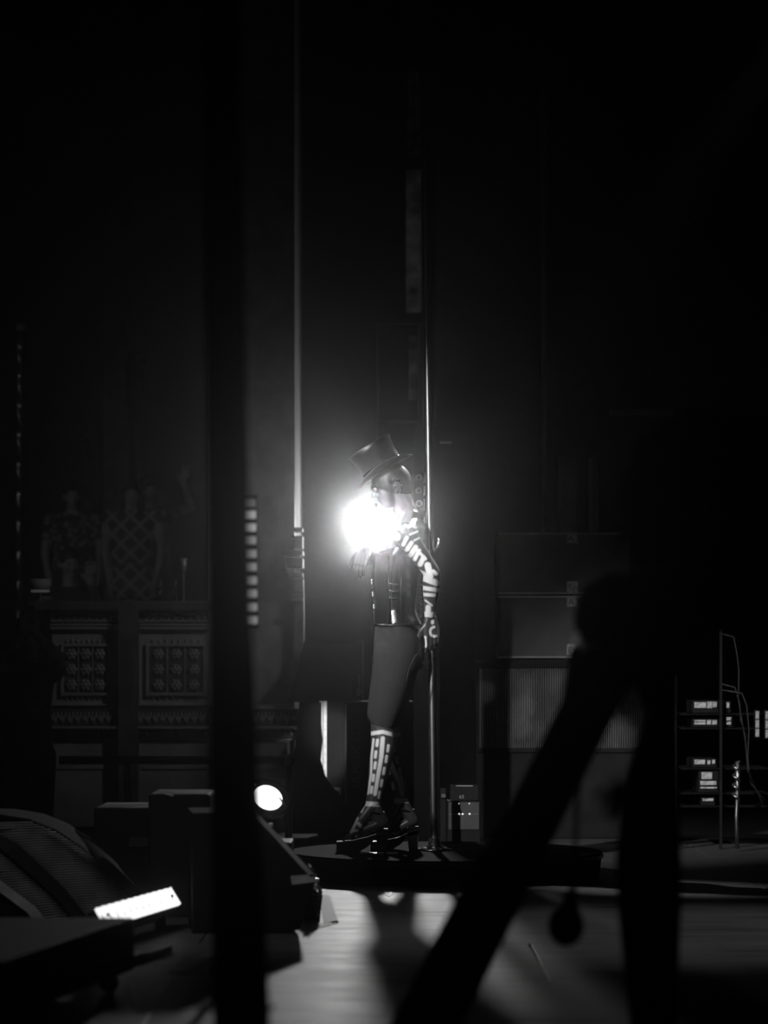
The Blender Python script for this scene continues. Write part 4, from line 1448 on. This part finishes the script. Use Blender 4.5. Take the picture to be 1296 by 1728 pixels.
MB().tube([P(330, 1700, KY - 0.06), P(395, 1704, KY - 0.075), P(462, 1700, KY - 0.04)], 0.006, 8).build('tie_cord', M['matte'], cu, True)
lb_ = thing('vent_glow', 'ten glowing cells on a stand, imitating light through a vent at the black curtain edge', 'lamp', (L_at(404, 9.52), 9.52, 0))
LBY = 9.5
ybs = [842, 862, 883.5, 905, 928, 950, 973, 995, 1018, 1040]
p_a, p_b = P(409, 1058, LBY), P(437, 838, LBY)
MB().hexa([P(402, 1060, LBY + 0.004), P(437, 1060, LBY + 0.004), P(437, 1060, LBY + 0.03), P(402, 1060, LBY + 0.03), P(398, 836, LBY + 0.004), P(434, 836, LBY + 0.004), P(434, 836, LBY + 0.03), P(398, 836, LBY + 0.03)]).build('housing', M['matte'], lb_)
MB().tube([(L_at(403, 9.52), 9.517, 0.0), (L_at(403, 9.52), 9.517, P(0, 1050, 9.52).z)], 0.012, 10).build('stand_pole', M['matte'], lb_)
MB().lathe((L_at(403, 9.52), 9.517, 0.0), [(0.10, 0), (0.10, 0.012), (0.02, 0.02)], 20).build('stand_base', M['matte'], lb_)
for k, y in enumerate(ybs):  # emissive cells imitate light showing through a vent
    x0 = 411.5 + 0.35 * k
    m_ = bpy.data.materials.get('cell_%d' % (0 if k in (1, 2) else (2 if k == 0 else 1)))
    if m_ is None:
        kk = 0 if k in (1, 2) else (2 if k == 0 else 1)
        m_ = mat('cell_%d' % kk, 0.3, 0.5, emit=(0.30, 0.17, 0.07)[kk])
    pxbox(MB(), x0, y, x0 + 20, y + 13, LBY - 0.004, LBY + 0.004, 0.002).build('vent_glow_cell', m_, lb_)

# ==================================================================== FOREGROUND: STRIDING STAGEHAND
HYP = 6.5


def H(px, py, dY=0.0):
    return P(px, py, HYP + dY)


sg = thing('person', 'stagehand with big curly hair in black silhouette, striding and stooping close to camera', 'person', (L_at(900, HYP), HYP, 0))
hb = MB()
hB2, hq2 = head(hb, H(1128, 872, -0.10), (-0.98, -0.15, -0.1), (-0.1, 0, 1), 0.24)
hb.cap([H(1140, 925, -0.09), H(1152, 985, 0.0)], [0.055, 0.06], 12)
rings = []
for (xa, xb, y, hw, dY) in ((1050, 1230, 985, 0.10, 0.0), (1022, 1240, 1010, 0.15, 0.08), (1010, 1215, 1050, 0.17, 0.25), (1000, 1165, 1090, 0.17, 0.42), (985, 1150, 1130, 0.15, 0.45), (1000, 1140, 1150, 0.10, 0.45)):
    c_ = H((xa + xb) / 2, y, dY)
    rings.append(ell_ring(c_, (xb - xa) / 2 * (HYP + dY) / F, hw, X1, Y1, 24))
hb.ring_loft(rings)
# arm with the bracelet
hb.cap([H(1040, 1010, 0.0), H(1014, 1018, -0.18), H(1000, 1050, -0.16), H(1000, 1085, 0.0)], [0.050, 0.042, 0.036, 0.026], 14)
hand(hb, H(1000, 1090, 0.02), (0.1, 0.45, -1), (-0.9, -0.3, 0), 0.5, thumb=1, size=0.95)
# far arm up to the bag strap
hb.cap([H(1225, 1010, 0.05), H(1268, 1040, 0.05), H(1235, 1000, -0.15)], [0.050, 0.042, 0.028], 14)
hand(hb, H(1232, 996, -0.16), (-0.4, -0.1, 1), (0.2, -0.95, 0), 0.9, thumb=-1, size=0.95)
# legs and shoes are inside the trousers down to the ankles
LF = [H(1020, 1120, 0.42), H(990, 1200, 0.36), H(918, 1345, 0.22), H(895, 1390, 0.16), H(846, 1480, 0.10), H(785, 1600, 0.04), H(720, 1728, 0.0), H(672, 1822, 0.0)]
RT = [H(1105, 1130, 0.45), H(1116, 1200, 0.40), H(1100, 1330, 0.25), H(1094, 1450, 0.12), H(1096, 1520, 0.08), H(1098, 1600, 0.04), H(1104, 1728, 0.0), H(1106, 1828, 0.0)]
hb.cap(LF, [0.07, 0.055, 0.055, 0.05, 0.05, 0.05, 0.045, 0.04], 14)
hb.cap(RT, [0.06, 0.04, 0.05, 0.05, 0.05, 0.05, 0.04, 0.04], 14)
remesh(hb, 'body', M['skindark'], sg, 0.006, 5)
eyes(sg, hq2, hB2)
hr = MB()
rnd = random.Random(3)
hcn = H(1190, 838, -0.06)
hr.ball(hcn, (0.175, 0.16, 0.185), 24, 16)
hr.ball(H(1115, 830, -0.08), (0.065, 0.10, 0.12), 16, 12)
hr.ball(H(1240, 930, -0.03), (0.13, 0.13, 0.10), 16, 12)
hr.ball(H(1135, 925, -0.02), (0.075, 0.09, 0.075), 16, 12)
for k in range(420):
    v = Vector((rnd.gauss(0, 1), rnd.gauss(0, 1), rnd.gauss(0, 1))).normalized()
    if v.z < -0.75:
        continue
    r_ = rnd.uniform(0.014, 0.024)
    hr.ball(hcn + Vector((v.x * 0.175, v.y * 0.16, v.z * 0.185)), r_, 8, 6)
remesh(hr, 'hair', M['matte'], sg, 0.007, 2)
jk = MB()
rings = []
for (xa, xb, y, hw, dY) in ((1050, 1232, 968, 0.12, 0.0), (1012, 1250, 990, 0.17, 0.05), (992, 1235, 1020, 0.19, 0.15), (982, 1200, 1062, 0.20, 0.30), (984, 1150, 1100, 0.19, 0.42), (986, 1148, 1122, 0.185, 0.44)):
    c_ = H((xa + xb) / 2, y, dY)
    rings.append(ell_ring(c_, (xb - xa) / 2 * (HYP + dY) / F, hw, X1, Y1, 28))
jk.ring_loft(rings)
jk.cap([H(1040, 1008, 0.0), H(1012, 1016, -0.18), H(1001, 1046, -0.17)], [0.060, 0.052, 0.046], 14)
jk.cap([H(1225, 1010, 0.05), H(1268, 1040, 0.05), H(1245, 1010, -0.10)], [0.060, 0.052, 0.046], 14)
remesh(jk, 'jacket', M['matte'], sg, 0.008, 5)
tz = MB()
tz.cap(LF[:-1] + [H(684, 1800, 0.0)], [0.090, 0.066, 0.066, 0.066, 0.071, 0.074, 0.074, 0.074], 16)
tz.cap(RT[:-1] + [H(1105, 1808, 0.0)], [0.060, 0.036, 0.066, 0.078, 0.076, 0.068, 0.055, 0.055], 16)
rings = []
for (xa, xb, y, hw) in ((1000, 1146, 1100, 0.16), (996, 1144, 1128, 0.15), (1010, 1140, 1142, 0.10)):
    rings.append(ell_ring(H((xa + xb) / 2, y, 0.45), (xb - xa) / 2 * 6.95 / F, hw, X1, Y1, 24))
tz.ring_loft(rings)
remesh(tz, 'trousers', M['matte'], sg, 0.008, 5)
for (x, toe) in ((672, -0.17), (1106, -0.16)):
    c_ = H(x, 1830, 0.0)
    shm = MB().cap([(c_.x + 0.03, HYP, 0.052), (c_.x, HYP, 0.055), (c_.x + toe * 0.6, HYP - 0.02, 0.042), (c_.x + toe, HYP - 0.03, 0.034)], [0.042, 0.05, 0.040, 0.030], 14)
    shm.box((c_.x + toe - 0.03, HYP - 0.075, 0.0005), (c_.x + 0.075, HYP + 0.04, 0.022), 0.006)
    remesh(shm, 'shoe', M['rubber'], sg, 0.006, 3)
# bracelet
br_c = H(996, 1075, -0.06)
bax = Vector((0.5, 0.35, -0.8)).normalized()
bu = Vector((0.85, 0, 0.5)).normalized()
bu = (bu - bax * bu.dot(bax)).normalized()
bv = bax.cross(bu)
brc = thing('bracelet', 'thin silver double bracelet on the wrist of the stooping stagehand', 'bracelet', br_c)
for k in range(2):
    MB().tube([br_c + bax * (0.014 * k - 0.007) + bu * 0.036 * math.cos(t_) + bv * 0.036 * math.sin(t_) for t_ in [2 * math.pi * j / 28 for j in range(28)]], 0.0045, 8, closed=True).build('hoop', M['alu'], brc, True)
# bag on the back
bgx = thing('shoulder_bag', 'soft black shoulder bag carried behind the stooping stagehand, cut by right edge', 'bag', H(1240, 1065, 0.7))
bb = MB()
bb.hexa([H(1145, 1064, 0.62), H(1345, 1064, 0.62), H(1345, 1064, 0.95), H(1145, 1064, 0.95), H(1130, 900, 0.62), H(1340, 880, 0.62), H(1340, 880, 0.95), H(1130, 900, 0.95)], 0.02)
bb.build('bag_body', M['matte'], bgx, True)
MB().tube([H(1150, 930, 0.62), H(1160, 965, -0.06), H(1195, 980, -0.16), H(1250, 960, -0.10), H(1300, 900, 0.62)], 0.012, 8).build('strap', M['matte'], bgx, True)
# dangling pouch
pu = thing('drawstring_pouch', 'small round black pouch dangling on cord between the stagehand legs', 'pouch', H(955, 1590, 0.25))
pm = MB()
pm.ball(H(955, 1562, 0.25), (0.044, 0.04, 0.050), 20, 12)
pm.cap([H(960, 1535, 0.25), H(966, 1505, 0.25)], [0.026, 0.012], 12)
remesh(pm, 'pouch_body', M['matte'], pu, 0.005, 3)
MB().tube([H(966, 1508, 0.25), H(970, 1460, 0.25), H(972, 1380, 0.26), H(985, 1250, 0.28), H(1002, 1128, 0.26)], [0.009, 0.006, 0.005, 0.005, 0.005], 8).build('cord', M['matte'], pu, True)


# ==================================================================== CROWD
def crowd(label, Y, hp, fwd, hh, sh_y, sh_hw, waist_y, floor_z, arms, shirt, hair='long', name='person', sleeve=0.5, skin=None):
    k = Y / F
    fwd = Vector(fwd).normalized()
    root = thing(name, label, 'person', (L_at(hp[0], Y), Y, floor_z), 'crowd at the balcony')
    m = MB()
    hcx = P(hp[0], hp[1], Y)
    B, q = head(m, hcx, fwd, (0, 0, 1), hh)
    neck = P(hp[0], sh_y, Y)
    m.cap([hcx - Vector((0, 0, hh * 0.3)), neck], [hh * 0.22, hh * 0.25], 10)
    lt = fwd.cross(Vector((0, 0, 1)))
    w = sh_hw * k
    wz = P(0, waist_y, Y).z

    def rg(z, a_, d_):
        return ell_ring((neck.x, Y, z), a_, d_, X1, Y1, 18)
    hgt = neck.z - wz
    tor = [rg(neck.z - 0.0, w * 0.45, 0.06), rg(neck.z - 0.05, w * 0.85, 0.10), rg(neck.z - hgt * 0.35, w * 0.80, 0.125), rg(neck.z - hgt * 0.7, w * 0.68, 0.115), rg(wz, w * 0.72, 0.12), rg(wz - 0.16, w * 0.80, 0.135), rg(wz - 0.26, w * 0.7, 0.12)]
    m.ring_loft(tor)
    for sx in (-1, 1):
        x = neck.x + sx * w * 0.38
        legL = wz - 0.2 - floor_z
        m.cap([(x, Y, wz - 0.2), (x, Y - 0.01, floor_z + legL * 0.5), (x, Y, floor_z + 0.07)], [0.085, 0.058, 0.042], 10)
        m.cap([(x, Y, floor_z + 0.045), (x, Y - 0.15, floor_z + 0.035)], [0.042, 0.034], 10)
    sl = MB()
    for (sx, el, wr, hd_, hn, dYe, dYw, curl) in arms:
        s0 = neck + Vector((sx * w * 0.88, 0, -0.055))
        e_ = P(el[0], el[1], Y + dYe)
        w_ = P(wr[0], wr[1], Y + dYw)
        m.cap([s0, e_, w_], [0.050, 0.038, 0.027], 10)
        hand(m, w_, hd_, hn, curl, thumb=sx, size=hh / 0.235)
        sl.cap([s0, s0.lerp(e_, sleeve)], [0.060, 0.054], 10)
    remesh(m, 'body', skin or M['skincrowd'], root, 0.010, 4)
    top = MB()
    top.ring_loft([[v + (v - Vector((neck.x, Y, v.z))).normalized() * 0.012 for v in r] for r in tor])
    top.v += []
    top.add(sl.v, sl.f)
    remesh(top, 'top', shirt, root, 0.012, 3)
    tz_ = MB()
    for sx in (-1, 1):
        x = neck.x + sx * w * 0.38
        legL = wz - 0.2 - floor_z
        tz_.cap([(x, Y, wz - 0.16), (x, Y - 0.01, floor_z + legL * 0.5), (x, Y, floor_z + 0.12)], [0.10, 0.075, 0.06], 10)
    tz_.ring_loft([rg(wz + 0.02, w * 0.75, 0.135), rg(wz - 0.16, w * 0.86, 0.15), rg(wz - 0.26, w * 0.76, 0.135)])
    remesh(tz_, 'skirt' if shirt is M['diamond'] else 'trousers', shirt if shirt is M['diamond'] else M['shirt'], root, 0.014, 3)
    h_ = MB()
    h_.ball(q(-0.018, 0, 0.045), (0.100 * hh / 0.235, 0.084 * hh / 0.235, 0.085 * hh / 0.235), 16, 10, B)
    if hair == 'long':
        for s_ in (-1, 1):
            h_.cap([q(-0.02, s_ * 0.07, 0.03), q(-0.02, s_ * 0.085, -0.08), q(-0.01, s_ * 0.085, -0.19)], [0.04, 0.035, 0.018], 10)
        h_.cap([q(-0.06, 0, 0.0), q(-0.07, 0, -0.16)], [0.07, 0.06], 10)
    remesh(h_, 'hair', M['hair'], root, 0.009, 3)
    eyes(root, q, B, hh / 0.235)
    return root


DOWN = (0, -0.2, -1)
crowd('woman with long hair in diamond-patterned dress, standing tallest behind the balcony ledge', 24.0, (222, 834), (0.15, -1, -0.1), 0.225, 862, 46, 955, 0.55,
      [(-1, (178, 930), (186, 985), (0.1, -0.4, -1), (-1, -0.2, 0), 0.0, -0.10, 0.4), (1, (274, 925), (262, 985), (-0.1, -0.4, -1), (1, -0.2, 0), 0.0, -0.10, 0.4)], M['diamond'], 'long', sleeve=0.12)
crowd('person with raised arms holding a phone up, behind the woman in the diamond dress', 26.3, (255, 828), (0.25, -1, 0), 0.225, 857, 42, 950, 0.55,
      [(-1, (226, 905), (262, 880), (0.6, -0.2, 0.6), (0, -1, 0), 0.0, -0.15, 0.6), (1, (325, 855), (308, 815), (0.1, -0.1, 1), (0, 1, 0), -0.05, -0.15, 0.9)], M['shirt'], 'short', sleeve=0.3)
crowd('person in pale-spotted shirt standing at the far end of the balcony', 24.5, (122, 838), (0.2, -1, -0.05), 0.23, 867, 46, 962, 0.55,
      [(-1, (76, 935), (84, 990), (0.1, -0.4, -1), (-1, -0.2, 0), 0.0, -0.10, 0.4), (1, (170, 930), (166, 985), (-0.1, -0.4, -1), (1, -0.2, 0), 0.0, -0.10, 0.4)], M['spotted'], 'short')
crowd('person leaning low on the balcony ledge with a phone in one hand', 20.6, (118, 952), (0.4, -1, -0.1), 0.225, 990, 44, 1075, 0.55,
      [(-1, (75, 1030), (70, 1014), (0.3, -0.6, 0.2), (0, -0.3, 1), -0.2, -0.45, 0.5), (1, (170, 1022), (153, 985), (-0.1, -0.15, 1), (0, 1, 0), -0.2, -0.40, 0.9)], M['shirt'], 'short', sleeve=0.4)
crowd('person in printed tee in the pit, both arms raised to a phone', 16.6, (48, 1078), (0.25, -1, 0.05), 0.23, 1118, 50, 1230, -0.55,
      [(-1, (4, 1112), (38, 1064), (0.25, -0.1, 1), (0, 1, 0), -0.25, -0.42, 0.9), (1, (100, 1110), (58, 1066), (-0.25, -0.1, 1), (0, 1, 0), -0.25, -0.42, 0.9)], M['shirt'], 'short', sleeve=0.35)
pit = [o for o in bpy.data.objects if o.name.startswith('person') and o.get('label', '').startswith('person in printed')][0]
vs, fs = text_mesh('D', 0.085, P(52, 1200, 16.6 - 0.152), (1, 0, 0), (0, 0, 1), 0.002)
tp = [c_ for c_ in pit.children if c_.name.startswith('top')][0]
obj_from('shirt_print', vs, fs, M['plaster'], tp)


def phone(label, x0, y0, x1, y1, Y, lit):
    t_ = thing('phone', label, 'phone', P((x0 + x1) / 2, y1, Y), 'raised phones')
    pxbox(MB(), x0, y0, x1, y1, Y, Y + 0.009, 0.002).build('body', M['label'], t_)
    pxbox(MB(), x0 + (x1 - x0) * 0.2, y0 + (y1 - y0) * 0.12, x0 + (x1 - x0) * 0.8, y0 + (y1 - y0) * 0.26, Y - 0.002, Y).build('camera_bump', M['ink'], t_)
    pxbox(MB(), x0 + 0.8, y0 + 0.8, x1 - 0.8, y1 - 0.8, Y + 0.009, Y + 0.0105).build('screen', M['screen'], t_)


phone('pale phone held up by the person in the printed tee', 43, 1020, 59, 1048, 16.1, 1)
phone('pale phone held by the person leaning on the balcony ledge', 145, 948, 161, 968, 20.1, 1)
phone('phone raised high behind the woman in the diamond dress', 307, 786, 319, 806, 26.05, 1)

# things standing on the balcony ledge
LZ = P(0, 1014, BY - 0.1).z
LY = 17.85


def ledge(px):
    return Vector((L_at(px, LY), LY, LZ))


p = Vector((L_at(66, 17.5), 17.85, LZ))
p = ledge(84)
tl = thing('table_lamp', 'small shaded table lamp with bright lower rim at the balcony corner', 'lamp', p)
zz = P(0, 996, LY).z
MB().lathe((p.x - 0.06, LY, zz), [(0.058, 0.0), (0.070, 0.035), (0.066, 0.07)], 24).build('lamp_shade', M['plaster'], tl, True)
MB().lathe((p.x - 0.06, LY, zz - 0.012), [(0.05, 0.0), (0.06, 0.004), (0.058, 0.012)], 24).build('lit_rim', M['shade'], tl, True)
MB().lathe((p.x - 0.06, LY, LZ), [(0.03, 0), (0.03, 0.008), (0.008, 0.012), (0.008, zz - 0.01 - LZ)], 16).build('base', M['steel'], tl)
p = ledge(310)
gl = thing('cocktail_glass', 'pale V-shaped cocktail glass on the balcony ledge near the curtain', 'glass', p)
zz = P(0, 966, LY).z
MB().lathe((p.x, LY, zz), [(0.006, 0), (0.014, 0.012), (0.024, 0.09), (0.022, 0.09), (0.012, 0.016)], 20).build('bowl', M['gear'], gl, True)
MB().lathe((p.x, LY, LZ), [(0.026, 0), (0.024, 0.004), (0.004, 0.008), (0.004, zz - LZ + 0.002)], 16).build('stem', M['gear'], gl)
for (x, w_) in ((268, 'tall dark glass with a glint, beside the diamond dress on the ledge'), (293, 'tall dark glass next to the cocktail glass on the ledge')):
    p = ledge(x)
    t_ = thing('tall_glass', w_, 'glass', p, 'tall glasses on the ledge')
    MB().lathe(p, [(0.022, 0), (0.026, 0.10), (0.024, 0.10), (0.020, 0.006)], 20).build('tumbler', M['leather'], t_, True)
    MB().tube([p + Vector((0, 0, 0.02)), p + Vector((0.015, 0, 0.14))], 0.003, 6).build('straw', M['gear'], t_)
